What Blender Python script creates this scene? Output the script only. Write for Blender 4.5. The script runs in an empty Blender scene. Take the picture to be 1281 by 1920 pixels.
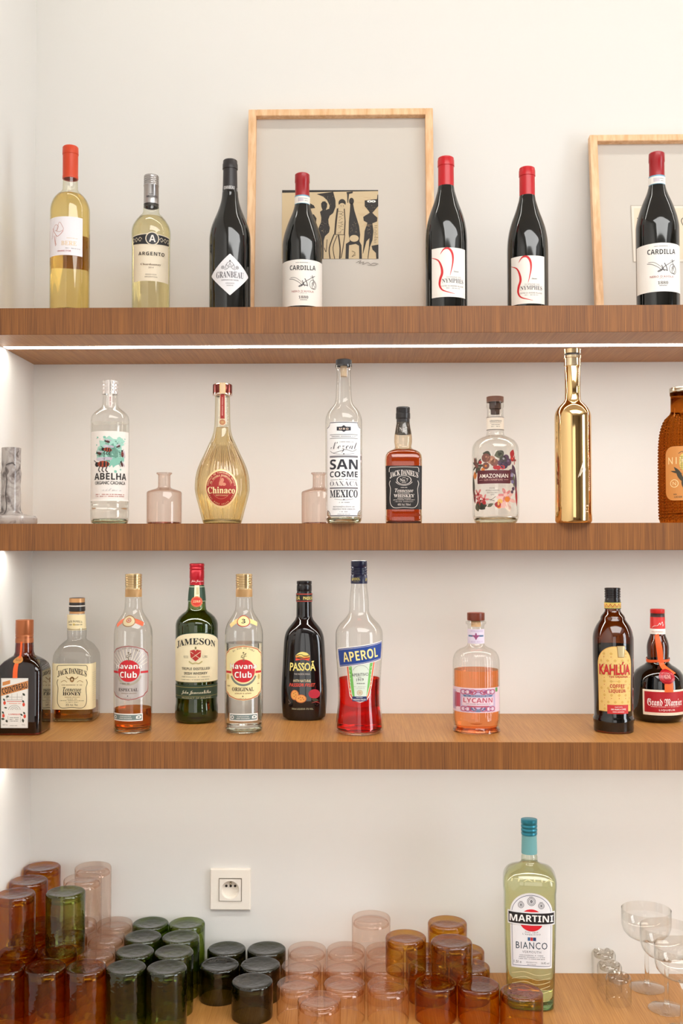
import bpy, bmesh, math, random
from mathutils import Vector, Matrix
from mathutils.geometry import tessellate_polygon
random.seed(7)
PI = math.pi
SC = bpy.context.scene
COL = SC.collection

# ------------------------------------------------------------------ camera
W, H, F = 1281, 1920, 1950.0
S = 2.2                                  # metres from the camera to the back wall
H0 = 1.55                                # camera height above the floor
PITCH, YAW, ROLL = 0.03061, 0.01741, -0.00123
_f = Vector((-math.sin(YAW)*math.cos(PITCH), math.cos(YAW)*math.cos(PITCH), math.sin(PITCH)))
_r = Vector((math.cos(YAW), math.sin(YAW), 0)); _u = _r.cross(_f)
_r2 = _r*math.cos(ROLL) + _u*math.sin(ROLL); _u2 = -_r*math.sin(ROLL) + _u*math.cos(ROLL)
cam = bpy.data.cameras.new('camera'); camo = bpy.data.objects.new('camera', cam); COL.objects.link(camo)
cam.sensor_fit = 'VERTICAL'; cam.sensor_height = 36.0; cam.lens = 36.0*F/H
cam.clip_start = 0.05
camo.matrix_world = Matrix(((_r2.x, _u2.x, -_f.x, 0), (_r2.y, _u2.y, -_f.y, 0), (_r2.z, _u2.z, -_f.z, H0), (0, 0, 0, 1)))
SC.camera = camo
ORG = Vector((0, 0, H0))

def ray(px, py):
    return _f + _r2*((px-W/2)/F) + _u2*((H/2-py)/F)
def at(px, py, y):                       # photo point -> place in the upright plane y
    d = ray(px, py); return ORG + d*(y/d.y)
def atz(px, py, z):                      # photo point -> place on the level plane z
    d = ray(px, py); return ORG + d*((z-H0)/d.z)

YB, YF, YS = S, 0.85653*S, 0.91353*S     # back wall, shelf front, light strip
XL, XR = -0.31616*S, 1.75
Z1, Z2, Z3, Z4 = [H0 + k*S for k in (0.19676, 0.01695, -0.16204, -0.40601)]
TH = 0.0224*S
ZC = 2.95                                # ceiling

# ------------------------------------------------------------------ world, lights, exposure
SC.view_settings.view_transform = 'Standard'; SC.view_settings.look = 'None'
SC.view_settings.exposure = 0.0; SC.view_settings.gamma = 1.0; SC.view_settings.use_curve_mapping = False
SC.cycles.max_bounces = 14; SC.cycles.transmission_bounces = 14; SC.cycles.glossy_bounces = 6
SC.cycles.diffuse_bounces = 5; SC.cycles.transparent_max_bounces = 96
SC.cycles.sample_clamp_indirect = 6.0; SC.cycles.blur_glossy = 0.5
SC.cycles.use_denoising = True
wd = bpy.data.worlds.new('world'); SC.world = wd; wd.use_nodes = True
wd.node_tree.nodes['Background'].inputs[0].default_value = (0.8, 0.9, 1.0, 1)
wd.node_tree.nodes['Background'].inputs[1].default_value = 0.5
STRIP_E, TOP_E = 20.5, 16.0
STRIP_C = (1.0, 0.985, 0.915)
def area(name, loc, rot, sx, sy, power, color):
    l = bpy.data.lights.new(name, 'AREA'); l.shape = 'RECTANGLE'; l.size = sx; l.size_y = sy
    l.energy = power; l.color = color
    o = bpy.data.objects.new(name, l); o.location = loc; o.rotation_euler = rot; COL.objects.link(o); return o
YW = -3.0                                # wall behind the camera, with two windows
area('window_light', (-0.25, YW+0.06, 1.35), (PI/2, 0, 0), 1.9, 2.3, 24, (1.0, 1.0, 0.98))
area('window_light', (3.13, 0.2, 1.5), (0, PI/2, 0), 2.2, 1.0, 66, (0.86, 0.93, 1.0))
area('ceiling_light', (0.9, 0.1, ZC-0.03), (0, 0, 0), 2.4, 1.6, 84, (1.0, 1.0, 0.98))

# ------------------------------------------------------------------ materials
def lin(c):
    return tuple(((x/255)/12.92 if x/255 <= 0.04045 else ((x/255+0.055)/1.055)**2.4) for x in c)
_m = {}
def P(c, rough=0.5, metal=0.0, coat=0.0, spec=0.5):
    """plain Principled material from an sRGB colour"""
    k = ('P', tuple(c), rough, metal, coat, spec)
    if k in _m: return _m[k]
    m = bpy.data.materials.new('paint'); m.use_nodes = True
    b = m.node_tree.nodes['Principled BSDF']
    b.inputs['Base Color'].default_value = (*lin(c), 1); b.inputs['Roughness'].default_value = rough
    b.inputs['Metallic'].default_value = metal; b.inputs['Coat Weight'].default_value = coat
    b.inputs['Specular IOR Level'].default_value = spec
    _m[k] = m; return m
def nt(name):
    m = bpy.data.materials.new(name); m.use_nodes = True; t = m.node_tree
    for n in list(t.nodes): t.nodes.remove(n)
    return m, t, t.nodes.new('ShaderNodeOutputMaterial')
def mth(t, op, a, b=None, clamp=False):
    n = t.nodes.new('ShaderNodeMath'); n.operation = op; n.use_clamp = clamp
    for i, v in ((0, a), (1, b)):
        if v is None: continue
        if isinstance(v, (int, float)): n.inputs[i].default_value = v
        else: t.links.new(v, n.inputs[i])
    return n.outputs[0]
def thin_glass(c, wavy=0.0, refl=1.4, rough=0.02):
    """one wall of clear or coloured glass: absorbs more where it is crossed at a slant"""
    k = ('T', tuple(c), wavy, refl)
    if k in _m: return _m[k]
    m, t, out = nt('glass')
    g = t.nodes.new('ShaderNodeNewGeometry')
    nrm = g.outputs['Normal']
    if wavy:
        tc = t.nodes.new('ShaderNodeTexCoord'); nz = t.nodes.new('ShaderNodeTexNoise')
        nz.inputs['Scale'].default_value = 55; nz.inputs['Detail'].default_value = 2
        t.links.new(tc.outputs['Object'], nz.inputs['Vector'])
        bp = t.nodes.new('ShaderNodeBump'); bp.inputs['Strength'].default_value = wavy; bp.inputs['Distance'].default_value = 0.004
        t.links.new(nz.outputs['Fac'], bp.inputs['Height']); nrm = bp.outputs['Normal']
    d = t.nodes.new('ShaderNodeVectorMath'); d.operation = 'DOT_PRODUCT'
    t.links.new(nrm, d.inputs[0]); t.links.new(g.outputs['Incoming'], d.inputs[1])
    cs = mth(t, 'ABSOLUTE', d.outputs['Value'])
    path = mth(t, 'DIVIDE', 1.0, mth(t, 'MAXIMUM', cs, 0.27))
    cc = t.nodes.new('ShaderNodeCombineColor')
    for i in range(3):
        t.links.new(mth(t, 'POWER', max(c[i], 0.0005), path), cc.inputs[i])
    tr = t.nodes.new('ShaderNodeBsdfTransparent'); t.links.new(cc.outputs[0], tr.inputs[0])
    gl = t.nodes.new('ShaderNodeBsdfGlossy'); gl.inputs['Roughness'].default_value = rough
    if wavy: t.links.new(bp.outputs['Normal'], gl.inputs['Normal'])
    sch = mth(t, 'POWER', mth(t, 'SUBTRACT', 1.0, cs), 5.0)
    fac = mth(t, 'MULTIPLY', mth(t, 'ADD', mth(t, 'MULTIPLY', sch, 0.75), 0.04), refl, True)
    mx = t.nodes.new('ShaderNodeMixShader'); t.links.new(fac, mx.inputs[0])
    t.links.new(tr.outputs[0], mx.inputs[1]); t.links.new(gl.outputs[0], mx.inputs[2])
    t.links.new(mx.outputs[0], out.inputs[0]); _m[k] = m; return m
def refr(c, ior=1.34, rough=0.0):
    """liquid or thick glass that bends the light"""
    k = ('R', tuple(c), ior, rough)
    if k in _m: return _m[k]
    m, t, out = nt('liquid'); g = t.nodes.new('ShaderNodeBsdfGlass')
    g.inputs['Color'].default_value = (*c, 1); g.inputs['IOR'].default_value = ior; g.inputs['Roughness'].default_value = rough
    t.links.new(g.outputs[0], out.inputs[0]); _m[k] = m; return m
def emit(c, e):
    m, t, out = nt('led'); n = t.nodes.new('ShaderNodeEmission'); n.inputs[0].default_value = (*c, 1); n.inputs[1].default_value = e
    t.links.new(n.outputs[0], out.inputs[0]); return m
def wood(name, c1, c2, sc, rough=0.45, bump=0.15):
    """oak veneer; sc = how fast the figure changes along x, y, z"""
    m = bpy.data.materials.new(name); m.use_nodes = True; t = m.node_tree; b = t.nodes['Principled BSDF']
    tc = t.nodes.new('ShaderNodeTexCoord'); cols = []
    for k, (mul, det) in enumerate(((1.0, 5), (0.12, 3), (3.0, 2))):
        mp = t.nodes.new('ShaderNodeMapping'); mp.inputs['Scale'].default_value = tuple(s*mul for s in sc)
        mp.inputs['Location'].default_value = (k*3.1, k*1.7, k*2.3)
        t.links.new(tc.outputs['Object'], mp.inputs[0])
        nz = t.nodes.new('ShaderNodeTexNoise'); nz.inputs['Scale'].default_value = 1.0; nz.inputs['Detail'].default_value = det
        nz.inputs['Distortion'].default_value = 0.25 if k < 2 else 0
        t.links.new(mp.outputs[0], nz.inputs['Vector']); cols.append(nz.outputs['Fac'])
    s = mth(t, 'ADD', mth(t, 'MULTIPLY', cols[0], 0.5), mth(t, 'ADD', mth(t, 'MULTIPLY', cols[1], 0.2), mth(t, 'MULTIPLY', cols[2], 0.3)))
    cr = t.nodes.new('ShaderNodeValToRGB'); e = cr.color_ramp.elements
    e[0].position = 0.40; e[0].color = (*lin(c1), 1); e[1].position = 0.60; e[1].color = (*lin(c2), 1)
    t.links.new(s, cr.inputs[0]); t.links.new(cr.outputs[0], b.inputs['Base Color'])
    b.inputs['Roughness'].default_value = rough
    bp = t.nodes.new('ShaderNodeBump'); bp.inputs['Strength'].default_value = bump; bp.inputs['Distance'].default_value = 0.001
    t.links.new(s, bp.inputs['Height']); t.links.new(bp.outputs[0], b.inputs['Normal'])
    return m
def plaster(name, c):
    m = bpy.data.materials.new(name); m.use_nodes = True; t = m.node_tree; b = t.nodes['Principled BSDF']
    tc = t.nodes.new('ShaderNodeTexCoord'); nz = t.nodes.new('ShaderNodeTexNoise'); nz.inputs['Scale'].default_value = 90
    nz.inputs['Detail'].default_value = 4; t.links.new(tc.outputs['Object'], nz.inputs['Vector'])
    bp = t.nodes.new('ShaderNodeBump'); bp.inputs['Strength'].default_value = 0.06; bp.inputs['Distance'].default_value = 0.002
    t.links.new(nz.outputs['Fac'], bp.inputs['Height']); t.links.new(bp.outputs[0], b.inputs['Normal'])
    b.inputs['Base Color'].default_value = (*lin(c), 1); b.inputs['Roughness'].default_value = 0.75
    b.inputs['Specular IOR Level'].default_value = 0.2
    return m
M_WALL = plaster('wall_paint', (222, 219, 214))
M_OAK = wood('oak_veneer', (150, 98, 44), (178, 126, 66), (430, 8, 9), 0.42)
M_OAKF = wood('oak_edge_shaded', (98, 55, 19), (148, 92, 38), (700, 9, 6), 0.5)  # finer edge grain; darker tone also puts the fronts' weaker light into the colour
M_FRAME = wood('pale_wood', (214, 166, 118), (238, 200, 158), (60, 60, 12), 0.5)
WHITE = P((240, 238, 232), 0.5)

# ------------------------------------------------------------------ object helpers
def link(name, me, parent=None, loc=None):
    o = bpy.data.objects.new(name, me); COL.objects.link(o)
    if parent: o.parent = parent
    if loc is not None: o.location = loc
    return o
def tag(o, label=None, cat=None, group=None, kind=None):
    if label: o['label'] = label
    if cat: o['category'] = cat
    if group: o['group'] = group
    if kind: o['kind'] = kind
    return o
def thing(name, loc, label, cat, group=None):
    return tag(link(name, None, None, loc), label, cat, group)
def mesh(name, verts, faces, mats, mi=None, smooth=None):
    me = bpy.data.meshes.new(name); me.from_pydata([tuple(v) for v in verts], [], faces)
    for m in (mats if isinstance(mats, (list, tuple)) else [mats]): me.materials.append(m)
    if mi: me.polygons.foreach_set('material_index', mi)
    if smooth is not None:
        me.polygons.foreach_set('use_smooth', [True]*len(me.polygons))
        me.set_sharp_from_angle(angle=math.radians(smooth))
    me.update(); return me
def box(name, x0, x1, y0, y1, z0, z1, mat, parent=None, loc=(0, 0, 0), bev=0.0):
    bm = bmesh.new(); bmesh.ops.create_cube(bm, size=1)
    for v in bm.verts: v.co = Vector(((x0+x1)/2+v.co.x*(x1-x0), (y0+y1)/2+v.co.y*(y1-y0), (z0+z1)/2+v.co.z*(z1-z0)))
    if bev: bmesh.ops.bevel(bm, geom=bm.edges[:], offset=bev, segments=2, affect='EDGES')
    me = bpy.data.meshes.new(name); bm.to_mesh(me); bm.free(); me.materials.append(mat)
    return link(name, me, parent, loc)


# ------------------------------------------------------------------ flat artwork (letters and shapes) wrapped on a surface
SER, SCR, FRK, SIT, SAN = 0x1D400, 0x1D4D0, 0x1D56C, 0x1D468, 0x1D5D4
def fnt(s, base):
    o = ''
    for ch in s:
        if 'A' <= ch <= 'Z': o += chr(base+ord(ch)-65)
        elif 'a' <= ch <= 'z': o += chr(base+26+ord(ch)-97)
        elif '0' <= ch <= '9' and base == SER: o += chr(0x1D7CE+ord(ch)-48)
        elif '0' <= ch <= '9' and base == SAN: o += chr(0x1D7EC+ord(ch)-48)
        else: o += ch
    return o
_tc = {}
def text2d(s, bold=0.0, sp=1.0):
    k = (s, bold, sp)
    if k in _tc: return _tc[k]
    c = bpy.data.curves.new('t', 'FONT'); c.body = s; c.offset = bold*0.5; c.resolution_u = 2; c.space_character = sp
    o = bpy.data.objects.new('t', c); COL.objects.link(o)
    me = o.to_mesh()
    vs = [(v.co.x, v.co.y) for v in me.vertices]; fs = [tuple(p.vertices) for p in me.polygons]
    o.to_mesh_clear(); bpy.data.objects.remove(o); bpy.data.curves.remove(c)
    if not vs: vs = [(0, 0), (1, 0), (1, 1)]; fs = [(0, 1, 2)]
    x0 = min(v[0] for v in vs); x1 = max(v[0] for v in vs); y0 = min(v[1] for v in vs); y1 = max(v[1] for v in vs)
    vs = [((x-(x0+x1)/2)/(x1-x0), (y-(y0+y1)/2)/(y1-y0)) for x, y in vs]
    _tc[k] = (vs, fs); return _tc[k]
# every element gives (verts, faces, material); x to the right, y DOWN in photo pixels
def T(s, x, y, w, h, m, bold=0.0, arc=0.0, rot=0.0, slant=0.0, font=None, sp=1.0):
    if font: s = fnt(s, font)
    elif bold >= 0.03 and s.isascii(): s = fnt(s, SAN); bold = max(0.0, (bold-0.05)*0.8)
    vs, fs = text2d(s, bold, sp); o = []
    c, sn = math.cos(math.radians(rot)), math.sin(math.radians(rot))
    for u, v in vs:
        X = u*w + v*slant*h; Y = -v*h + arc*(4*u*u)
        o.append((x+X*c+Y*sn, y-X*sn+Y*c))
    return o, fs, m
def G(pts, m):
    tri = tessellate_polygon([[Vector((p[0], p[1], 0)) for p in pts]])
    return list(pts), [tuple(t) for t in tri], m
def E(x, y, rx, ry, m, hole=0.0, a0=0, a1=360, n=36):
    if hole:
        vs, fs = [], []
        for i in range(n+1):
            a = math.radians(a0+(a1-a0)*i/n)
            for q in (1, hole): vs.append((x+rx*q*math.cos(a), y-ry*q*math.sin(a)))
        for i in range(n): fs.append((2*i, 2*i+1, 2*i+3, 2*i+2))
        return vs, fs, m
    return G([(x+rx*math.cos(2*PI*i/n), y-ry*math.sin(2*PI*i/n)) for i in range(n)], m)
def B(x0, y0, x1, y1, m, r=0.0):
    if not r: return [(x0, y0), (x1, y0), (x1, y1), (x0, y1)], [(0, 1, 2, 3)], m
    p = []
    for cx, cy, a in ((x1-r, y0+r, 0), (x0+r, y0+r, 90), (x0+r, y1-r, 180), (x1-r, y1-r, 270)):
        for i in range(5):
            t = math.radians(a+i*22.5); p.append((cx+r*math.cos(t), cy-r*math.sin(t)))
    return G(p, m)
def L(pts, w, m, smooth=4, w1=None):
    """stroke along points; w1 tapers the ends"""
    q = []
    if smooth and len(pts) > 2:
        pp = [pts[0]]+list(pts)+[pts[-1]]
        for i in range(1, len(pp)-2):
            for k in range(smooth):
                t = k/smooth; a, b, c, d = pp[i-1], pp[i], pp[i+1], pp[i+2]
                q.append(tuple(0.5*((2*b[j])+(c[j]-a[j])*t+(2*a[j]-5*b[j]+4*c[j]-d[j])*t*t+(-a[j]+3*b[j]-3*c[j]+d[j])*t**3) for j in (0, 1)))
        q.append(tuple(pts[-1]))
    else: q = list(pts)
    vs, fs = [], []; n = len(q)
    for i, p in enumerate(q):
        a, b = q[max(i-1, 0)], q[min(i+1, n-1)]; dx, dy = b[0]-a[0], b[1]-a[1]; l = math.hypot(dx, dy) or 1
        ww = w if w1 is None else w1+(w-w1)*math.sin(PI*i/(n-1))
        vs += [(p[0]-dy/l*ww/2, p[1]+dx/l*ww/2), (p[0]+dy/l*ww/2, p[1]-dx/l*ww/2)]
    for i in range(n-1): fs.append((2*i, 2*i+1, 2*i+3, 2*i+2))
    return vs, fs, m
def small(x, y, w, h, m, seed=1):
    """a line of lettering too small to read in the photo: tiny upright marks"""
    rnd = random.Random(seed); vs, fs = [], []; X = x-w/2
    while X < x+w/2-0.6:
        ww = rnd.uniform(0.7, 1.3)*h*0.32
        if rnd.random() > 0.17:
            b = len(vs); hh = h*rnd.uniform(0.8, 1.0); vs += [(X, y-hh/2), (X+ww, y-hh/2), (X+ww, y+hh/2), (X, y+hh/2)]; fs.append((b, b+1, b+2, b+3))
        X += ww*1.9
    return vs, fs, m

def art(name, tiers, surf, parent, du=3.0, dv=6.0, lift0=0.00025, step=0.00022, thick=None):
    """tiers: list of lists of elements; each tier lies a hair above the one before"""
    V, Fc, mats, mi = [], [], [], []
    for k, tier in enumerate(tiers):
        for vs, fs, m in tier:
            if not vs: continue
            if m not in mats: mats.append(m)
            bm = bmesh.new(); bv = [bm.verts.new((p[0], -p[1], 0)) for p in vs]
            for f in fs:
                try: bm.faces.new([bv[i] for i in f])
                except ValueError: pass
            xs = [p[0] for p in vs]; ys = [-p[1] for p in vs]
            for lo, hi, st, ax in ((min(xs), max(xs), du, 0), (min(ys), max(ys), dv, 1)):
                if not st: continue
                c = math.floor(lo/st)*st+st
                while c < hi-1e-4:
                    co = [0, 0, 0]; no = [0, 0, 0]; co[ax] = c; no[ax] = 1
                    bmesh.ops.bisect_plane(bm, geom=bm.verts[:]+bm.edges[:]+bm.faces[:], plane_co=co, plane_no=no, dist=1e-5)
                    c += st
            bm.verts.index_update(); b = len(V); lift = lift0+step*k
            for v in bm.verts: V.append(surf(v.co.x, -v.co.y, lift))
            for f in bm.faces:
                f.normal_update(); ids = [v.index+b for v in f.verts]
                Fc.append(ids if f.normal.z > 0 else ids[::-1]); mi.append(mats.index(m))
            bm.free()
    me = mesh(name, V, Fc, mats, mi); return link(name, me, parent)

# ------------------------------------------------------------------ turned and moulded bodies
def pchip(pts):
    """smooth monotone interpolation through (z, r), sharp where two z nearly coincide"""
    pts = sorted(pts); z = [p[0] for p in pts]; r = [p[1] for p in pts]; n = len(z)
    h = [max(z[i+1]-z[i], 1e-7) for i in range(n-1)]; d = [(r[i+1]-r[i])/h[i] for i in range(n-1)]
    m = [0.0]*n
    for i in range(1, n-1):
        if d[i-1]*d[i] > 0 and min(h[i-1], h[i]) > 0.0012:
            w1 = 2*h[i]+h[i-1]; w2 = h[i]+2*h[i-1]; m[i] = (w1+w2)/(w1/d[i-1]+w2/d[i])
    if n > 2: m[0] = d[0] if h[0] > .0012 else 0; m[-1] = d[-1] if h[-1] > .0012 else 0
    def f(x):
        if x <= z[0]: return r[0]
        if x >= z[-1]: return r[-1]
        i = max(k for k in range(n-1) if z[k] <= x); t = (x-z[i])/h[i]
        if h[i] <= .0012: return r[i]+(r[i+1]-r[i])*t
        return ((2*t**3-3*t*t+1)*r[i]+(t**3-2*t*t+t)*h[i]*m[i]+(-2*t**3+3*t*t)*r[i+1]+(t**3-t*t)*h[i]*m[i+1])
    zs = []
    for i in range(n-1):
        k = max(1, min(8, int(h[i]/0.004))) if abs(r[i+1]-r[i]) > 0.0004 else max(1, int(h[i]/0.03))
        zs += [z[i]+h[i]*j/k for j in range(k)]
    zs.append(z[-1]); return f, zs
def section(a, b, n, th):
    s, c = math.sin(th), math.cos(th); q = (abs(s)**n+abs(c)**n)**(-1.0/n)
    return a*q*s, -b*q*c
def loft(name, rings, mats, ns=64, cap0=True, cap1=True, smooth=40, flute=None):
    """rings: list of (z, a, b, n[, material index])"""
    V, Fc, mi = [], [], []
    for R in rings:
        z, a, b, n = R[:4]
        for k in range(ns):
            th = 2*PI*k/ns; q = 1.0
            if flute and flute[1] < z < flute[2]: q = 1-flute[3]*0.5*(1+math.cos(flute[0]*th))
            x, y = section(a*q, b*q, n, th); V.append((x, y, z))
    for i in range(len(rings)-1):
        for k in range(ns):
            k2 = (k+1) % ns; Fc.append((i*ns+k, i*ns+k2, (i+1)*ns+k2, (i+1)*ns+k)); mi.append(rings[i][4] if len(rings[i]) > 4 else 0)
    if cap0: Fc.append(tuple(range(ns))[::-1]); mi.append(rings[0][4] if len(rings[0]) > 4 else 0)
    if cap1: Fc.append(tuple(range((len(rings)-1)*ns, len(rings)*ns))); mi.append(rings[-1][4] if len(rings[-1]) > 4 else 0)
    return mesh(name, V, Fc, mats, mi, smooth)
def lathe(name, prof, mats, parent, ns=48, smooth=40, closed=False):
    """prof: list of (r, z[, material index]) revolved about z; r = 0 closes an end"""
    V, Fc, mi, idx = [], [], [], []
    for p in prof:
        if p[0] < 1e-6: idx.append([len(V)]*ns); V.append((0, 0, p[1]))
        else:
            idx.append(list(range(len(V), len(V)+ns))); V += [(p[0]*math.sin(2*PI*k/ns), -p[0]*math.cos(2*PI*k/ns), p[1]) for k in range(ns)]
    for i in range(len(prof)-1):
        for k in range(ns):
            a, b, c, d = idx[i][k], idx[i][(k+1) % ns], idx[i+1][(k+1) % ns], idx[i+1][k]
            f = []
            for q in (a, b, c, d):
                if q not in f: f.append(q)
            if len(f) > 2: Fc.append(f); mi.append(prof[i][2] if len(prof[i]) > 2 else 0)
    return link(name, mesh(name, V, Fc, mats, mi, smooth), parent)

class Bottle:
    """A bottle set up from its outline in the photo: profile = [(photo y, half width)], top to bottom."""
    def __init__(s, name, label, cx, zs, prof, D=None, y_base=None, n=2.0, bratio=1.0, group=None, cat='bottle', ytop=None, b_px=None, ns=64):
        b0 = max(p[1] for p in prof)
        if D is None:
            d = atz(cx, y_base, zs).y; D = d+b0*bratio*d/F
        s.D, s.cx, s.zs, s.n = D, cx, zs, n
        s.k = (at(cx+1, 1000, D)-at(cx, 1000, D)).length            # metres per photo pixel there
        s.neck = min(p[1] for p in prof)*s.k; s.amax = b0*s.k; s.bmax = s.amax*bratio
        base = at(cx, 1000, D); s.root = thing(name, (base.x, D, zs), label, cat, group)
        if n == 2: s.root.rotation_euler = (0, 0, math.atan2(-base.x, base.y))   # label side turned to the room
        pts = [(at(cx, y, D).z-zs, hw*s.k) for y, hw in prof]
        pts[-1] = (0.0, pts[-1][1]); pts = [p for i, p in enumerate(pts) if p[0] > 0 or i == len(pts)-1]
        for i in range(1, len(pts)):                                  # strictly falling z
            if pts[i][0] >= pts[i-1][0]: pts[i-1] = (pts[i][0]+1e-4, pts[i-1][1])
        s.pts = pts; s.r, s.z_s = pchip(pts); s.ztop = pts[0][0]; s.ns = ns
    def abn(s, z, inset=0.0):
        a = s.r(z); t = min(1, max(0, (a-s.neck)/max(s.amax*0.93-s.neck, 1e-5)))
        b = a if abs(s.bmax-s.amax) < 1e-6 else a*(1-t)+t*a*s.bmax/s.amax
        return max(a-inset, 1e-4), max(b-inset, 1e-4), 2+(s.n-2)*t*t
    def zf(s, y, b=None):                                             # height of photo row y on the front of the glass
        z = at(s.cx, y, s.D).z-s.zs
        for _ in range(3): z = at(s.cx, y, s.D-(s.abn(max(0, min(z, s.ztop)))[1] if b is None else b)).z-s.zs
        return z
    def body(s, mat, name='glass_body', flute=None, z0=0.0, z1=None, inset=0.0, parent=None, base=None, kick=True):
        z1 = s.ztop if z1 is None else z1
        zz = [z for z in s.z_s if z0+1e-4 < z < z1-1e-4]; zz = [z0]+zz+[z1]
        if flute: zz = sorted(set(zz+[flute[1]+(flute[2]-flute[1])*i/24 for i in range(25)]))
        ex = [s.pts[i][0] for i in range(len(s.pts))]
        rings = []
        for i, z in enumerate(zz):
            a, b, n = s.abn(z, inset)
            if i == 0: rings.append((z, a*0.95, b*0.95, n)); z += min(0.0018, (zz[1]-zz[0])/3)
            rings.append((z, a, b, n))
        me = loft(name, rings, mat, ns=(s.ns if not flute else 192), flute=flute)
        return link(name, me, parent or s.root)
    def liquid(s, mat, y, inset=0.0016, z0=0.006, name='liquid', flute=None):
        return s.body(mat, name, z0=z0, z1=s.zf(y), inset=inset, flute=flute)
    def puck(s, parent, h=0.009, c=(0.93, 0.95, 0.93)):
        rings = []
        for z, q in ((0.0008, 0.9), (0.003, 1.0), (h*0.75, 1.0), (h, 0.9)):
            a, b, n = s.abn(z, 0.0014); rings.append((z, a*q, b*q, n))
        return link('glass_base', loft('glass_base', rings, refr(c, 1.45), ns=48), parent)
    def front(s, y0, r=None):
        """wrap function (x px along the surface, photo y, lift) for labels centred near row y0; r fixes the radius"""
        z0 = s.zf(y0); a, b, n = s.abn(z0) if r is None else (r, r, 2)
        N = 1440; xs, ac = [section(a, b, n, 0)], [0.0]
        for i in range(1, N//2+1):
            p = section(a, b, n, PI*i/(N//2)); q = xs[-1]; xs.append(p); ac.append(ac[-1]+math.hypot(p[0]-q[0], p[1]-q[1]))
        def w(x, y, lift):
            u = abs(x)*s.k; lo, hi = 0, len(ac)-1
            while hi-lo > 1:
                m = (lo+hi)//2
                if ac[m] <= u: lo = m
                else: hi = m
            t = min(1, (u-ac[lo])/(ac[hi]-ac[lo])); th = PI*(lo+t)/(N//2)*(1 if x >= 0 else -1)
            z = at(s.cx, y, s.D-b).z-s.zs
            if r is None: A, Bq, nn = s.abn(max(0, min(z, s.ztop)))
            else: A, Bq, nn = r, r, 2
            p = section(A, Bq, nn, th); e = 0.004; p1 = section(A, Bq, nn, th-e); p2 = section(A, Bq, nn, th+e)
            tx, ty = p2[0]-p1[0], p2[1]-p1[1]; l = math.hypot(tx, ty)
            return (p[0]+ty/l*lift, p[1]-tx/l*lift, z)
        return w
    def R(s, y): return s.abn(s.zf(y))[0]/s.k
    def A(s, x, y):                                                   # seen offset -> offset along the round surface
        R = s.R(y); return R*math.asin(max(-1, min(1, x/R)))
    def label(s, y0, *tiers, name='label', r=None, **kw):
        return art(name, tiers, s.front(y0, r), s.root, **kw)
    def cap(s, prof, mats, name='cap', top_r=None, ns=48):
        """prof = [(photo y, half width[, mat])] top to bottom; a lathe with a closed top"""
        pr = []
        for q in prof:
            r = q[1]*s.k; sg = -1 if q[0] < 1017 else (1 if q is prof[0] else -1)
            pr.append((r, at(s.cx, q[0], s.D+sg*r).z-s.zs, q[2] if len(q) > 2 else 0))
        pr[0] = (pr[0][0], max(pr[0][1], pr[1][1]+5e-4), pr[0][2])
        z = pr[0][1]; m0 = pr[0][2]; out = [(0, z, m0), (pr[0][0]*0.9, z, m0), (pr[0][0], z-0.0008, m0)]+[p for p in pr[1:]]
        out.append((pr[-1][0]*0.8, pr[-1][1], pr[-1][2])); s.captop = z
        return lathe(name, out, mats, s.root, ns)
def ridges(y0, y1, hw, n, m=0, d=0.6):
    o = []
    for i in range(n):
        a = y0+(y1-y0)*i/n; h = (y1-y0)/n
        o += [(a+h*0.1, hw, m), (a+h*0.6, hw, m), (a+h*0.72, hw-d, m), (a+h*0.95, hw-d, m)]
    return o

# ================================================================== the room
def struct(name, *a, **k):
    return tag(box(name, *a, **k), kind='structure')
XW = 3.2                                 # far right wall of the room
struct('wall_back', XL-0.1, XW+0.1, YB, YB+0.1, 0, ZC, M_WALL)
struct('wall_left', XL-0.1, XL, YW, YB, 0, ZC, M_WALL)
struct('wall_right', XW, XW+0.1, YW, YB, 0, ZC, P((150, 142, 132), 0.7))
struct('wall_front', XL-0.1, XW+0.1, YW-0.1, YW, 0, ZC, P((130, 122, 112), 0.7))
struct('ceiling', XL-0.1, XW+0.1, YW-0.1, YB+0.1, ZC, ZC+0.1, M_WALL)
struct('floor', XL-0.1, XW+0.1, YW-0.1, YB+0.1, -0.1, 0, wood('floor_boards', (84, 62, 44), (104, 78, 54), (40, 3, 40)))
for i, (x, w) in enumerate(((-0.25, 1.9), (0.2, 1.0))):
    r = tag(link('window_%d' % (i+1), None, None, (x, YW, 1.35) if i == 0 else (XW, x, 1.5)), kind='structure')
    if i: r.rotation_euler = (0, 0, PI/2)
    for n_, a in (('window_frame', (-w/2-.06, -w/2, -1.2, 1.2)), ('window_frame', (w/2, w/2+.06, -1.2, 1.2)), ('window_frame', (-w/2, w/2, 1.14, 1.2)),
                  ('window_frame', (-w/2, w/2, -1.2, -1.14)), ('mullion', (-.025, .025, -1.14, 1.14))):
        box(n_, a[0], a[1], 0.0, 0.09, a[2], a[3], P((70, 66, 62), 0.4), r)

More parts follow.
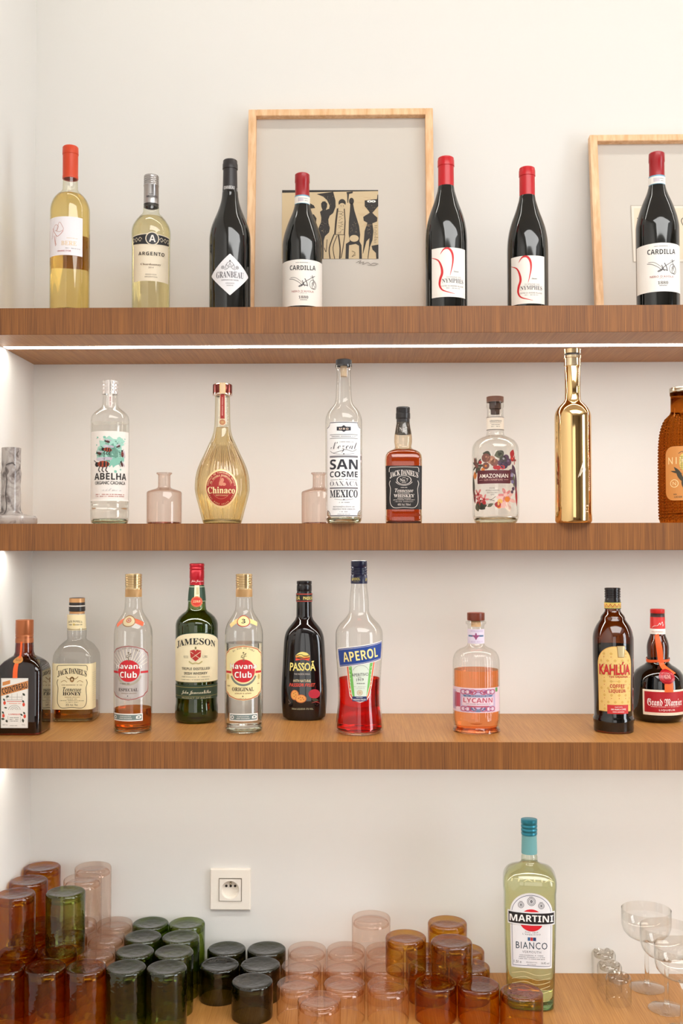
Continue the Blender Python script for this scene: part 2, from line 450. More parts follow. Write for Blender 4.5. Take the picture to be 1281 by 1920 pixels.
def shelf(name, zt, y0, label, th=TH, strip=True):
    t = thing(name, (0, 0, zt), label, 'shelf' if strip else 'worktop')
    o = box('board', XL, XW, y0, YB, -th, 0, M_OAK, t, bev=0.0007)
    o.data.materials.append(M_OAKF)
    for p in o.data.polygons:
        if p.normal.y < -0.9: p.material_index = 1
    if strip: box('light_strip', XL+0.004, XW-0.01, YS-0.011, YS+0.011, -th-0.0004, -th+0.001, emit(STRIP_C, STRIP_E), t)
    return t
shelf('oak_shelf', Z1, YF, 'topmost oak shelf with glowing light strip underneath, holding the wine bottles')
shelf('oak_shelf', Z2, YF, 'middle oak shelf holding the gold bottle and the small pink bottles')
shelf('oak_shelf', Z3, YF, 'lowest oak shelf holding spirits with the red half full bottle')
shelf('worktop', Z4, YB-0.62, 'oak worktop under the shelves covered with upturned tumblers', 0.04, False)
cb = thing('base_cabinet', (0, 0, 0), 'plain white cabinet carrying the oak worktop', 'cabinet')
box('carcass', XL+0.002, XW-0.002, YB-0.58, YB-0.002, 0.0, Z4-0.04, P((225, 220, 212), 0.5), cb)
r = tag(link('trim_1', None, None, (0, 0, ZC)), kind='structure')
box('light_strip', XL+0.004, XW-0.01, YS-0.12, YS-0.08, -0.004, 0.0, emit(STRIP_C, TOP_E), r)

# socket on the wall
c = at(433, 1665.5, YB); k = YB/F
so = thing('wall_socket', (c.x, YB, c.z), 'white square electrical socket on the wall above the green tumblers', 'socket')
w = 37.3*k; M_SOC = P((238, 230, 218), 0.35)
qq = 20*k; V_ = []
for a_, d_ in ((w, 0.0), (w, 0.0075), (w-0.0015, 0.009), (qq*1.05, 0.009), (qq*1.05, 0.0)):
    V_ += [(-a_, -d_, -a_), (a_, -d_, -a_), (a_, -d_, a_), (-a_, -d_, a_)]
link('plate', mesh('plate', V_, [(4*i_+j_, 4*i_+(j_+1) % 4, 4*i_+4+(j_+1) % 4, 4*i_+4+j_) for i_ in range(4) for j_ in range(4)], M_SOC), so)
q = 20*k; vs, fs, mi = [], [], []
# square insert with a round well
nn = 48; ring = []
for kk, (rad, dep, sq) in enumerate(((q, 0.0115, True), (q*0.83, 0.0115, False), (q*0.80, 0.0105, False), (q*0.77, 0.0018, False), (0.0, 0.0018, False))):
    for j in range(nn):
        a = 2*PI*j/nn
        if sq: f = 1/max(abs(math.cos(a)), abs(math.sin(a))); x, z = rad*f*math.cos(a), rad*f*math.sin(a)
        else: x, z = rad*math.cos(a), rad*math.sin(a)
        vs.append((x, -dep, z))
for a in range(4):
    for j in range(nn): fs.append((a*nn+j, (a+1)*nn+j, (a+1)*nn+(j+1) % nn, a*nn+(j+1) % nn))
ins = link('socket_insert', mesh('socket_insert', vs, fs, M_SOC, smooth=30), so)
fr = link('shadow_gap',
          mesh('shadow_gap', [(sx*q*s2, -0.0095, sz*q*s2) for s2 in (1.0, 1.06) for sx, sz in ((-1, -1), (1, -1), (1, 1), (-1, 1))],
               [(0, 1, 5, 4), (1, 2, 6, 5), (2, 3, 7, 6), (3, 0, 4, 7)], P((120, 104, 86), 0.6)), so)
for dx, dz in ((-8.2, 5), (0, 5), (8.2, 5)):
    o = lathe('pin_hole', [(0, 0.001), (0.0026, 0.001), (0.0026, 0)], P((40, 28, 18), 0.5), so, 20)
    o.rotation_euler = (PI/2, 0, 0); o.location = (dx*k, -0.0018, dz*k)
o = lathe('earth_pin', [(0, 0.011), (0.0018, 0.0105), (0.0022, 0.009), (0.0022, 0)], P((200, 190, 170), 0.25, 0.9), so, 20)
o.rotation_euler = (PI/2, 0, 0); o.location = (0, -0.0018, 11*k)

# ------------------------------------------------------------------ framed prints leaning on the wall
BLK = P((34, 27, 22), 0.6); INK = P((58, 44, 34), 0.7)
def picture(name, label, xl, xr, ytop, xbl, hide_r=False, tiers=(), fw=14.5, group='framed prints on the top shelf', top_l=None):
    """lies back against the wall: bottom stands off, top touches"""
    yt, yb = YB-0.012, YB-0.065
    tl = at(xl, ytop, yt-0.02); tr = at(xr, ytop, yt-0.02)
    wd = tr.x-tl.x; hgt = math.hypot(tl.z-Z1, yt-yb)
    root = thing(name, (tl.x+wd/2, yb-0.018, Z1+0.0012), label, 'picture', group)
    lean = math.atan2(yt-yb, tl.z-Z1)
    root.rotation_euler = (-lean, 0, 0)
    f = fw*(yt/F); dp = 0.018                                    # y: -dp/2 front .. +dp/2 back
    def bar(x0, x1, z0, z1):
        box('frame_bar', x0, x1, 0, dp, z0, z1, M_FRAME, root, bev=0.0008)
    bar(-wd/2, -wd/2+f, 0, hgt); bar(wd/2-f, wd/2, 0, hgt); bar(-wd/2+f, wd/2-f, hgt-f*0.9, hgt); bar(-wd/2+f, wd/2-f, 0, f*0.9)
    box('backing_board', -wd/2+f, wd/2-f, dp-0.003, dp, f*0.9, hgt-f*0.9, P((202, 194, 184), 0.8), root)
    kk = (yt-0.01)/F; cxp = (xl+xr)/2
    def sf(x, y, lift):                                          # photo px -> on the mount
        v = at(x, y, yt-0.02-(yt-yb)*0.45)
        zz = (v.z-Z1)/math.cos(lean); return ((x-cxp)*kk, dp-0.0034-lift, zz)
    if tiers: art('print', tiers, sf, root, du=0, dv=0)
    return root
TAN = P((202, 180, 144), 0.8); TAN2 = P((190, 160, 122), 0.8)
def X(x): return 570+x/8.006
def Y(y): return 300+y/8.006
def pg(pts, m): return G([(X(a), Y(b)) for a, b in pts], m)
def pl(pts, w, m, **kw): return L([(X(a), Y(b)) for a, b in pts], w, m, **kw)
rnd = random.Random(3)
scratch = [pl([(x0, y0), (x0+rnd.uniform(30, 120), y0+rnd.uniform(-6, 6))], 0.35, TAN2, smooth=0) for x0, y0 in [(rnd.uniform(760, 980), rnd.uniform(480, 1000)) for _ in range(26)]]
scratch += [pl([(x0, y0), (x0+rnd.uniform(20, 60), y0+rnd.uniform(-4, 4))], 0.7, INK, smooth=0) for x0, y0 in [(rnd.uniform(1050, 1060), 960+q*26) for q in range(11)]]
flecks = [E(X(x0), Y(y0), 0.35, 0.3, TAN, n=6) for x0, y0 in
          [(rnd.uniform(240, 370), rnd.uniform(860, 1080)) for _ in range(26)]+[(rnd.uniform(700, 800), rnd.uniform(900, 1070)) for _ in range(22)]+
          [(rnd.uniform(300, 460), rnd.uniform(480, 720)) for _ in range(16)]+[(rnd.uniform(940, 1010), rnd.uniform(950, 1100)) for _ in range(14)]+[(rnd.uniform(930, 1090), rnd.uniform(640, 690)) for _ in range(8)]]
PRINT = [
 [B(X(-330), Y(398), X(1118), Y(1472), TAN)],
 scratch+[
  pg([(-330, 398), (1118, 398), (1118, 412), (700, 420), (-330, 440)], BLK),
  pg([(190, 460), (440, 425), (475, 560), (478, 660), (440, 760), (390, 800), (368, 860), (372, 920), (392, 990), (380, 1060), (320, 1120), (300, 1190), (296, 1472), (262, 1472), (250, 1140), (218, 1050), (222, 990), (258, 900), (262, 830), (242, 740), (280, 710), (262, 660), (258, 610), (280, 578), (320, 574), (350, 610), (348, 660), (330, 710), (380, 690), (388, 640), (350, 560), (290, 500)], BLK),
  E(X(575), Y(600), 6.8, 7.6, BLK), pg([(495, 690), (520, 680), (500, 860), (480, 1090), (455, 1090), (470, 880)], INK), pg([(600, 690), (615, 690), (628, 900), (618, 1100), (600, 1100), (612, 880)], INK),
  pl([(455, 1090), (385, 1300), (395, 1472)], 2.2, INK), pl([(500, 1110), (440, 1290), (465, 1472)], 1.4, INK), pl([(520, 1100), (545, 1300), (540, 1472)], 2.6, INK), pl([(615, 1100), (590, 1290), (560, 1460)], 1.6, INK), pl([(455, 1095), (618, 1100)], 1.0, INK, smooth=0),
  pg([(640, 430), (735, 420), (735, 445), (680, 460), (665, 600), (655, 600), (650, 470)], BLK),
  E(X(716), Y(572), 4.6, 6.6, BLK), pg([(698, 600), (738, 600), (760, 720), (830, 960), (846, 1100), (835, 1200), (865, 1260), (872, 1472), (832, 1472), (828, 1270), (780, 1240), (680, 1260), (672, 1472), (625, 1472), (632, 1240), (690, 1200), (672, 1080), (676, 900), (692, 720)], BLK),
  pg([(915, 560), (1040, 545), (1100, 540), (1108, 470), (1118, 470), (1118, 650), (1060, 720), (1030, 755), (1060, 790), (1105, 830), (1100, 890), (1030, 920), (1045, 1040), (1030, 1180), (990, 1290), (965, 1472), (955, 1472), (975, 1290), (985, 1150), (940, 1200), (890, 1390), (884, 1390), (900, 1200), (912, 1040), (955, 910), (900, 880), (892, 820), (940, 785), (990, 755), (970, 720), (915, 650)], BLK),
  pg([(1015, 1270), (1118, 1250), (1118, 1472), (1085, 1472), (1080, 1380), (1030, 1330)], BLK),
  pg([(85, 600), (150, 640), (170, 680), (90, 690)], BLK), pg([(60, 780), (150, 780), (190, 840), (185, 900), (140, 930), (185, 960), (190, 1080), (150, 1100), (60, 1000)], BLK),
  pl([(350, 1170), (345, 1250), (335, 1365), (310, 1300)], 1.2, INK)],
 flecks+[E(X(755), Y(1155), 8.6, 6.6, TAN), E(X(988), Y(576), 4.6, 2.2, WHITE), E(X(1045), Y(576), 4.6, 2.2, WHITE), E(X(575), Y(640), 5.6, 4.6, TAN),
  pg([(520, 700), (598, 700), (606, 900), (598, 1085), (490, 1085), (505, 880)], TAN), pl([(720, 1350), (770, 1380), (720, 1440), (780, 1410)], 0.7, INK)],
 [E(X(988), Y(578), 1.1, 1.1, BLK), E(X(1045), Y(578), 1.1, 1.1, BLK), pl([(555, 630), (560, 660)], 0.6, INK), pl([(590, 630), (596, 660)], 0.6, INK)]+
 [pl([(rnd.uniform(505, 590), yy), (rnd.uniform(520, 600), yy+rnd.uniform(-12, 12))], 0.7, INK, smooth=0) for yy in range(720, 1080, 16)]+
 [pl([(780, 1535), (860, 1500), (830, 1545), (900, 1520), (880, 1560), (960, 1530), (1000, 1560), (1050, 1540), (1120, 1556)], 0.6, INK), pl([(950, 1570), (1050, 1575), (1100, 1560)], 0.5, INK)],
]
p1 = picture('framed_print', 'large pale wood frame with small black woodcut of tall figures, leaning on wall', 466, 812, 205.5, 476, tiers=PRINT)
CRM = P((222, 206, 182), 0.8); GRY = P((176, 166, 152), 0.8)
PR2 = [[B(1181, 378, 1340, 490, GRY)], [B(1182.5, 379.5, 1338.5, 488.5, P((226, 214, 200), 0.8))], [B(1187, 384, 1334, 484, CRM)],
       [L([(1192, 404), (1213, 403)], 1.6, BLK, smooth=0), L([(1204, 404), (1203, 415), (1209, 422), (1222, 432)], 2.2, BLK), L([(1204, 420), (1204, 428)], 1.2, BLK, smooth=0),
        L([(1277, 403), (1274, 410), (1279, 422)], 1.3, BLK), L([(1284, 402), (1290, 416), (1284, 428)], 1.6, BLK), L([(1278, 424), (1288, 418)], 1, BLK, smooth=0),
        L([(1188, 503), (1192, 498), (1194, 503), (1200, 500)], 0.7, INK)]]
p2 = picture('framed_print', 'pale wood frame at the right edge with a cream sketch print', 1106.5, 1410, 253, 1117, tiers=PR2, fw=14)

# ================================================================== top shelf: wine
def wineglass_black(): return P((9, 10, 8), 0.06, 0, 0.0, 0.7)
KB = wineglass_black()
RED = P((188, 10, 22), 0.32); DRED = P((158, 16, 24), 0.32); ORA = P((202, 60, 12), 0.42); PAPER = P((236, 230, 222), 0.6); DK = P((38, 34, 36), 0.6)

# 1 orange capsule white wine
b = Bottle('wine_bottle', 'pale gold wine bottle with bright orange capsule, leftmost on the top shelf', 127.5, Z1,
    [(276, 12.5), (331, 13.2), (332, 13.6), (356, 14), (361, 17), (368, 25), (376, 31), (386, 35), (396, 36.6), (577, 36.6)], D=1.965)
g = b.body(thin_glass((0.97, 0.96, 0.90))); b.puck(g, 0.012)
b.liquid(refr((1.0, 0.89, 0.58)), 359)
b.cap([(270, 13.2), (272, 14.6), (285, 14.9), (286, 14.2), (325, 14.2), (326, 14.5), (331, 14.5)], [ORA], 'capsule')
b.label(440, [G([(b.A(-36, 440), 405.5), (b.A(22.5, 440), 405.5), (b.A(22.5, 440), 478), (b.A(-36, 440), 478)], P((232, 226, 228), 0.6))],
    [L([(-38, 446), (-34, 428), (-28, 420), (-22, 424), (-26, 432), (-20, 416), (-14, 424), (-12, 430), (-20, 434), (-30, 430)], 0.6, P((190, 120, 100))),
     L([(-36, 426), (-30, 436), (-24, 442), (-17, 438), (-12, 432)], 0.8, P((190, 90, 70))), L([(-32, 440), (-30, 450), (-28, 460)], 1.1, P((196, 120, 100))), L([(-27, 440), (-28, 452), (-26, 458)], 0.7, P((196, 140, 120))),
     T('BERE', -2, 455.5, 28, 8, P((224, 196, 158), 0.5, 0.3), font=SER), small(4, 446, 20, 1.6, P((214, 190, 160)), 2), small(6, 465, 28, 1.6, P((110, 100, 96)), 5),
     T("GRAINS D'OR", -11, 470, 26, 3, P((170, 40, 40)), bold=.02)])
tb = art('back_label', [[B(-55, 424, 55, 489, P((196, 150, 70), 0.8))]], (lambda w0: (lambda x, y, l: (lambda p: (-p[0], -p[1], p[2]))(w0(x, y, l))))(b.front(450)), b.root)

# 2 silver screwcap, scroll band
b = Bottle('wine_bottle', 'pale wine bottle with silver screw cap and black scrollwork band label', 281, Z1,
    [(330, 12.5), (384, 13), (386, 14.2), (398, 15), (403, 17), (408, 22.5), (414, 27.5), (420, 31.3), (428, 35), (438, 36.4), (460, 35.6), (577, 35.2)], D=2.06)
g = b.body(thin_glass((0.965, 0.965, 0.915))); b.puck(g, 0.012)
b.liquid(refr((1.0, 0.95, 0.78)), 402)
SIL = P((176, 172, 170), 0.28, 0.9)
b.cap([(324.5, 13.2), (326, 13.8)]+ridges(327, 342, 14.0, 4)+[(343, 14.4), (345, 14.4), (346, 13.8), (379, 14.2), (379.3, 14.2, 1), (384.5, 14.2, 1)], [SIL, P((30, 24, 20), 0.4)], 'screw_cap')
b.label(368, [T('ARGENTO', 1.5, 368, 23, 4.2, DK, bold=.02, arc=-0.5), small(1, 363.5, 9, 1.5, DK, 3)], name='cap_print', r=14.45*b.k)
CRE = P((236, 224, 200), 0.6)
yl = 485; lx = b.A(-31.8, yl); rx = b.A(31.8, yl)
def scroll(cx, sgn):
    o = [L([(cx+sgn*q, 448+1.0*math.sin(q)), (cx+sgn*(q+4), 444), (cx+sgn*(q+7), 448), (cx+sgn*(q+4), 451.5), (cx+sgn*(q+2.4), 448.5)], 0.9, CRE) for q in (0, 8.5, 17)]
    return o
b.label(yl, [G([(lx, 452), (lx, 526), (rx, 527), (rx, 452)], CRE), G([(lx-2, 439), (-8, 437.5), (8, 437.5), (rx+2, 439), (rx+2, 457), (8, 460), (-8, 460), (lx-2, 457)], CRE)],
    [G([(lx-1.4, 440.5), (-8, 439), (8, 439), (rx+1.4, 440.5), (rx+1.4, 455), (8, 457.5), (-8, 457.5), (lx-1.4, 455)], P((36, 36, 40), 0.5))],
    [E(2.2, 447, 12.6, 12.6, CRE)]+scroll(-17, -1)+scroll(15.5, 1), [E(2.2, 447, 10.8, 10.8, P((48, 48, 52), 0.5))],
    [T('A', 2.2, 447, 12, 13, PAPER, bold=.05), T('ARGENTO', 1, 475.5, 50, 6.6, P((52, 42, 36)), bold=.03, arc=-1, sp=1.15), T('Chardonnay', -0.5, 496, 38, 4.6, P((120, 96, 76)), arc=-0.8, font=SER), T('2014', 0, 501.5, 9.5, 2.6, P((130, 110, 90))),
     T('MENDOZA', 0, 514.5, 20, 2.4, P((110, 96, 84)), sp=1.2), T('ARGENTINA', 0, 518.8, 23, 2.4, P((110, 96, 84)), sp=1.2)])

# 3 dark bottle with diamond label
BC = P((34, 28, 28), 0.38)
b = Bottle('wine_bottle', 'dark wine bottle with black capsule and white diamond-shaped label', 430.3, Z1,
    [(302, 12), (358, 13.5), (360, 14.6), (369, 15.5), (378, 17), (387, 19.5), (397, 23), (408, 27.6), (420, 32.6), (434, 36.8), (450, 38.8), (465, 39), (577, 38.8)], D=1.985)
b.body(KB)
b.cap([(296, 12.4), (297.5, 13.4), (303, 13.7), (304, 14.3), (313, 14.4), (314, 13.2), (345, 13.8), (359, 14.8)], [BC], 'capsule')
b.label(351, [T('GRANBEAU', -2.5, 351, 22, 6.2, P((210, 206, 204)), bold=.03), T('G', 15.5, 352.5, 3, 6, P((210, 206, 204)), bold=.03)], name='cap_print', r=14.9*b.k)
LAB = P((226, 224, 226), 0.6); GR = P((98, 92, 94)); yl = 514.5; hx = 41.5; hy = 39.5
b.label(yl, [G([(-3, yl-hy+3), (-1, yl-hy+1), (1, yl-hy+1), (3, yl-hy+3), (hx-3, yl-3), (hx-1, yl-1), (hx-1, yl+1), (hx-3, yl+3), (3, yl+hy-3), (1, yl+hy-1), (-1, yl+hy-1), (-3, yl+hy-3), (-hx+3, yl+3), (-hx+1, yl+1), (-hx+1, yl-1), (-hx+3, yl-3)], LAB)],
    [T('GRANBEAU', 0, 514.5, 54, 12, P((74, 70, 76)), bold=-0.005, font=SER, arc=0.3), T('GRENACHE NOIR', 0, 524.8, 33, 2.4, GR, bold=.02), T('GRANDE', 0, 530.8, 16, 2.2, GR), T('RESERVE', 0, 535, 12, 1.9, GR),
     E(-13.5, 501, 3.0, 3.0, GR, hole=.7), E(-13.5, 501, 1.1, 1.1, GR), E(13.5, 501, 3.0, 3.0, GR, hole=.7), E(13.5, 501, 1.1, 1.1, GR), E(0, 489, 1.5, 1.5, GR),
     L([(-9, 504), (-7, 496), (-3, 500), (0, 493), (3, 500), (7, 496), (9, 504)], 0.8, GR), L([(-8, 498), (-4, 492), (0, 491), (4, 492), (8, 498)], 0.7, GR), L([(-6, 505), (0, 500), (6, 505)], 0.8, GR),
     L([(-11, 504), (-8, 506), (-6, 502)], 0.6, GR), L([(11, 504), (8, 506), (6, 502)], 0.6, GR)])

# 4 twice: bottle with plough drawing
def plough(cx, cy, k, m):
    q = lambda a, c_: (cx+(a-875)/4.27*k, cy+(c_-1395)/4.27*k)
    R_ = lambda p, w=0.7: L([q(*a) for a in p], w, m)
    return [R_([(765, 1368), (800, 1375), (845, 1400), (870, 1425)], 0.9), R_([(775, 1358), (815, 1362), (850, 1385), (880, 1412)], 0.7), R_([(840, 1432), (870, 1415), (900, 1390), (975, 1345)], 1.1), R_([(850, 1425), (880, 1420), (910, 1425)], 1.4),
            R_([(890, 1370), (905, 1400), (912, 1430)], 1.6), R_([(870, 1385), (890, 1430)], 1.4), R_([(845, 1435), (870, 1425), (885, 1400)], 1.4), R_([(950, 1340), (960, 1380), (958, 1420)], 1.1), R_([(935, 1355), (968, 1350)], 0.7)]+ \
           [E(*q(955, 1412), 6.6*k, 8.6*k, m, hole=.88), E(*q(968, 1420), 5.2*k, 7.4*k, m, hole=.86), L([q(945, 1400), q(975, 1432)], .6, m, smooth=0), L([q(972, 1395), q(948, 1432)], .6, m, smooth=0)]
def plough_bottle():
    b = Bottle('wine_bottle', 'dark bottle with plough drawing label standing in front of the large framed print', 567, Z1,
        [(328, 12), (366, 12.8), (382, 13.8), (388, 15), (395, 17), (403, 20), (412, 24), (422, 28), (433, 31.8), (446, 35.4), (462, 37.7), (577, 37.6)], D=2.042)
    b.body(KB)
    b.cap([(322, 12.6), (323.5, 13.8), (338, 14.1), (339.5, 13.3), (366, 13.5)], [DRED], 'capsule')
    b.label(374, [B(-44, 364.8, 44, 382.6, P((96, 160, 186), 0.5))], [B(-44, 367, 44, 380, PAPER)], [B(-8, 370, 2, 377, P((200, 190, 196))), small(7, 371.5, 9, 1.6, GR, 3), small(7, 375.5, 9, 1.6, GR, 8)], name='neck_band', r=14.3*b.k)
    yl = 525
    b.label(yl, [G([(b.A(-37.2, yl), 487), (-20, 486.5), (0, 486), (20, 486.5), (b.A(37.2, yl), 487), (b.A(37.2, yl), 572.5), (b.A(-37.2, yl), 572.5)], PAPER)],
        [T('CARDILLA', 1, 502, 51, 9, P((44, 40, 42)), bold=.035, arc=-1.5), small(1, 492, 27, 1.6, GR, 3)]+plough(1, 528, 1.02, P((80, 76, 78)))+
        [T("NERO D'AVOLA", 1, 546, 42, 3.8, P((150, 44, 44)), bold=.01, arc=-0.4, sp=1.1), T('1880', 2, 557, 18, 5.4, P((60, 54, 56)), font=SER), small(2, 562, 16, 1.8, GR, 4), small(2, 549.5, 14, .9, GR, 6)])
    return b
def copy_tree(o, parent=None):
    c = o.copy(); COL.objects.link(c); c.parent = parent
    for ch in [q for q in ALLCH.get(o.name, [])]: copy_tree(ch, c)
    return c
ALLCH = {}
def children_index():
    ALLCH.clear()
    for o in COL.objects:
        if o.parent: ALLCH.setdefault(o.parent.name, []).append(o)
b4 = plough_bottle(); children_index()
c4 = copy_tree(b4.root); v = at(1239, 1000, 1.945); c4.location = (v.x, 1.945, Z1); c4.rotation_euler = (0, 0, math.radians(-6))
c4['label'] = 'dark bottle with plough drawing label at the right end of the top shelf'
for o in (b4.root, c4): o['group'] = 'plough label wine bottles'

# 5 twice: red swoosh
b = Bottle('wine_bottle', 'red capped bottle with red swoosh label, just right of the large frame', 839.3, Z1,
    [(297, 13.5), (348, 14.2), (350, 15), (358, 16.2), (366, 18.5), (376, 21.5), (386, 25), (398, 29.6), (412, 34), (426, 37), (440, 38.8), (458, 39.5), (577, 39.5)], D=1.955)
b.body(KB)
b.cap([(290.5, 13.8), (292, 15), (295, 15.2), (296, 15.7), (307, 15.9), (308, 14.9), (348.5, 15.1)], [RED], 'capsule')
yl = 508; x0, x1 = b.A(-27, yl), b.A(34.6, yl); SW = P((200, 22, 30), 0.5)
q = lambda a, c_: ((a-253)/4.27, 270+c_/4.27)
b.label(yl, [B(x0, 464, x1, 556.5, PAPER)],
    [L([(x0+.3, 480.5), q(185, 925), q(212, 975), q(220, 1030), q(204, 1080), q(200, 1130), q(230, 1172), q(320, 1198)], 4.6, SW, w1=0.5), L([q(205, 880), q(235, 840), q(275, 838), q(302, 880), q(304, 950), q(282, 1052)], 4.2, SW, w1=0.4),
     T('Damien', 19, 508.5, 10, 2.6, DK, slant=.3, bold=.02), T('DOMAINE DES', 15, 519.5, 29, 3.4, P((150, 146, 148))), T('NYMPHES', 13.5, 526, 43, 8, P((82, 78, 84)), font=SER, arc=0.5),
     T('COTES DU RHONE VILLAGES', 13, 536, 44, 2.8, P((110, 104, 108))), small(13, 540, 26, 1.6, P((110, 104, 108)), 5)])
b5 = b; children_index()
c5 = copy_tree(b5.root); v = at(993, 1000, 2.012); c5.location = (v.x, 2.012, Z1); c5.rotation_euler = (0, 0, math.radians(-18))
c5['label'] = 'red capped bottle with red swoosh label, between the two framed prints'
for o in (b5.root, c5): o['group'] = 'red swoosh label wine bottles'

# ================================================================== middle shelf
CLR = thin_glass((0.984, 0.984, 0.975), refl=1.5)
CLEARG = (0.95, 0.95, 0.93)
# ceramic candle holder
v = at(20, 1000, 1.955); k = 1.955/F
def raku():
    m = bpy.data.materials.new('raku_glaze'); m.use_nodes = True; t = m.node_tree; bs = t.nodes['Principled BSDF']
    tc = t.nodes.new('ShaderNodeTexCoord'); n1 = t.nodes.new('ShaderNodeTexNoise'); n1.inputs['Scale'].default_value = 60; n1.inputs['Detail'].default_value = 6
    n1.inputs['Distortion'].default_value = 1.2
    mp = t.nodes.new('ShaderNodeMapping'); mp.inputs['Scale'].default_value = (1, 1, 0.8)
    t.links.new(tc.outputs['Object'], mp.inputs[0]); t.links.new(mp.outputs[0], n1.inputs[0])
    n2 = t.nodes.new('ShaderNodeTexNoise'); n2.inputs['Scale'].default_value = 14; n2.inputs['Detail'].default_value = 3; t.links.new(tc.outputs['Object'], n2.inputs[0])
    s = mth(t, 'ADD', mth(t, 'MULTIPLY', n1.outputs[0], 0.7), mth(t, 'MULTIPLY', n2.outputs[0], 0.3))
    cr = t.nodes.new('ShaderNodeValToRGB'); e = cr.color_ramp.elements
    e[0].position = 0.38; e[0].color = (*lin((100, 90, 86)), 1); e[1].position = 0.55; e[1].color = (*lin((176, 167, 160)), 1)
    x = e.new(0.45); x.color = (*lin((146, 136, 131)), 1); t.links.new(s, cr.inputs[0]); t.links.new(cr.outputs[0], bs.inputs['Base Color'])
    bs.inputs['Roughness'].default_value = 0.18
    bp = t.nodes.new('ShaderNodeBump'); bp.inputs['Strength'].default_value = 0.5; bp.inputs['Distance'].default_value = 0.002
    t.links.new(n2.outputs[0], bp.inputs['Height']); t.links.new(bp.outputs[0], bs.inputs['Normal']); return m
RK = raku()
ch = thing('candle_holder', (v.x, 1.955, Z2), 'grey mottled ceramic candle holder with round foot, left end of middle shelf', 'candle holder')
zz = lambda y: at(20, y, 1.955-18*k).z-Z2
lathe('foot_dish', [(0, 0.0), (46*k, 0.0), (48.5*k, 0.004), (48.5*k, 0.012), (45*k, 0.016), (30*k, 0.018), (22*k, 0.021), (18*k, 0.026), (0, 0.026)], RK, ch, 64)
pr = [(0, 0.02), (19*k, 0.022)]
for y, r_ in ((950, 17.8), (930, 18.2), (910, 17.2), (893, 18.3), (886, 18.8), (880, 17.6), (874, 17.0), (868, 17.5), (850, 17.6), (838.5, 17.7)): pr.append((r_*k, zz(y)))
z = zz(838); pr += [(16.8*k, z), (14*k, z-0.001), (13*k, z-0.02), (0, z-0.021)]
tb = lathe('tube', pr, RK, ch, 64)
CRK = P((60, 52, 48), 0.5)
for pts in (((-4, 880), (-2, 900), (-4, 925), (-2, 950), (-7, 976)), ((-4, 872), (2, 869), (8, 868), (13, 872))):
    art('glaze_crack', [[L(pts, 1.3, CRK)]], lambda x, y, l: ((18.3*k+l+max(0, (y-955))*k*0.05)*math.sin(x/18), -(18.3*k+l+(max(0, y-957)*k*1.3))*math.cos(x/18), zz(y)), ch)

# clear bottle, insects label
b = Bottle('spirit_bottle', 'clear bottle with teal splash and red bees label, left on middle shelf', 205.5, Z2,
    [(718, 12.5), (736, 12.8), (738.5, 13.2), (752, 13.9), (761, 14.8), (765, 17), (770, 23.5), (775, 29.5), (781, 33.8), (788, 35.2), (938, 35.2), (940, 35.9), (942, 35.9), (944, 35.0), (955, 35.0), (957, 35.9), (960, 35.6), (972, 35.2), (981, 33)], D=1.975)
g = b.body(CLR); b.puck(g, 0.010, (0.90, 0.94, 0.88)); b.liquid(refr((0.985, 0.985, 0.97)), 790, 0.002, 0.011)
b.cap([(712, 14.2), (713, 14.9)]+ridges(714, 733, 14.9, 3, d=0.5)+[(733.5, 14.6), (736, 15.3), (737.5, 15.3)], [P((226, 220, 216), 0.2, 0.6)], 'screw_cap')
b.label(740, [B(-3.6, 712, 3.6, 764, P((232, 224, 216), 0.6))], [T('CONFEDERACAO', 0, 726, 27, 3, P((60, 50, 46)), rot=-90, bold=.02), T('BRASIL 2014', 0, 752, 16, 2.6, P((170, 50, 40)), rot=-90, bold=.02)], name='seal_strip', r=15.6*b.k)
yl = 870; x0, x1 = b.A(-34.2, yl), b.A(33.6, yl); WPa = P((232, 224, 216), 0.6); TEAL = P((158, 204, 186), 0.7); TEAL2 = P((128, 184, 164), 0.7); BK = P((30, 24, 22), 0.6); BR = P((110, 44, 36), 0.6); BO = P((164, 66, 34), 0.6)
def blob(cx, cy, rx, ry, m, seed, n=26, j=.3):
    r_ = random.Random(seed); return G([(cx+rx*(1+r_.uniform(-j, j))*math.cos(2*PI*i/n), cy+ry*(1+r_.uniform(-j, j))*math.sin(2*PI*i/n)) for i in range(n)], m)
def bee(cx, cy, s_, rot, c1=BR, c2=BK):
    o = []; c, n_ = math.cos(rot), math.sin(rot)
    q = lambda x, y: (cx+(x*c-y*n_)*s_, cy+(x*n_+y*c)*s_)
    def el(x, y, rx, ry, m): return G([q(x+rx*math.cos(2*PI*i/12), y+ry*math.sin(2*PI*i/12)) for i in range(12)], m)
    o += [el(-2, -4, 4.5, 1.5, P((196, 186, 196), .5)), el(3, -4.5, 4.0, 1.4, P((180, 170, 180), .5)), el(0, 0, 5, 2.7, c1), el(-5.5, .4, 2.2, 2.0, c2)]
    o2 = [el(1, 0, .8, 2.6, c2), el(3.4, 0, .7, 2.0, c2), el(-2, 0, .7, 2.4, c2)]+[L([q(x, 2), q(x-1, 5), q(x+.6, 6.6)], .8*s_, c2, smooth=0) for x in (-3, 0, 3)]+[L([q(-6, -1), q(-9, -3)], .6*s_, c2, smooth=0)]
    return o, o2
bees = [bee(-4, 828, .8, .3), bee(16, 836, .7, -.4), bee(-4, 843, 1.5, .15, BO), bee(-20, 850, .9, .3), bee(24, 851, 1.1, 1.5, P((150, 50, 40), .6)), bee(-12, 870, 2.3, .02, BO), bee(23, 870, .9, 1.2)]
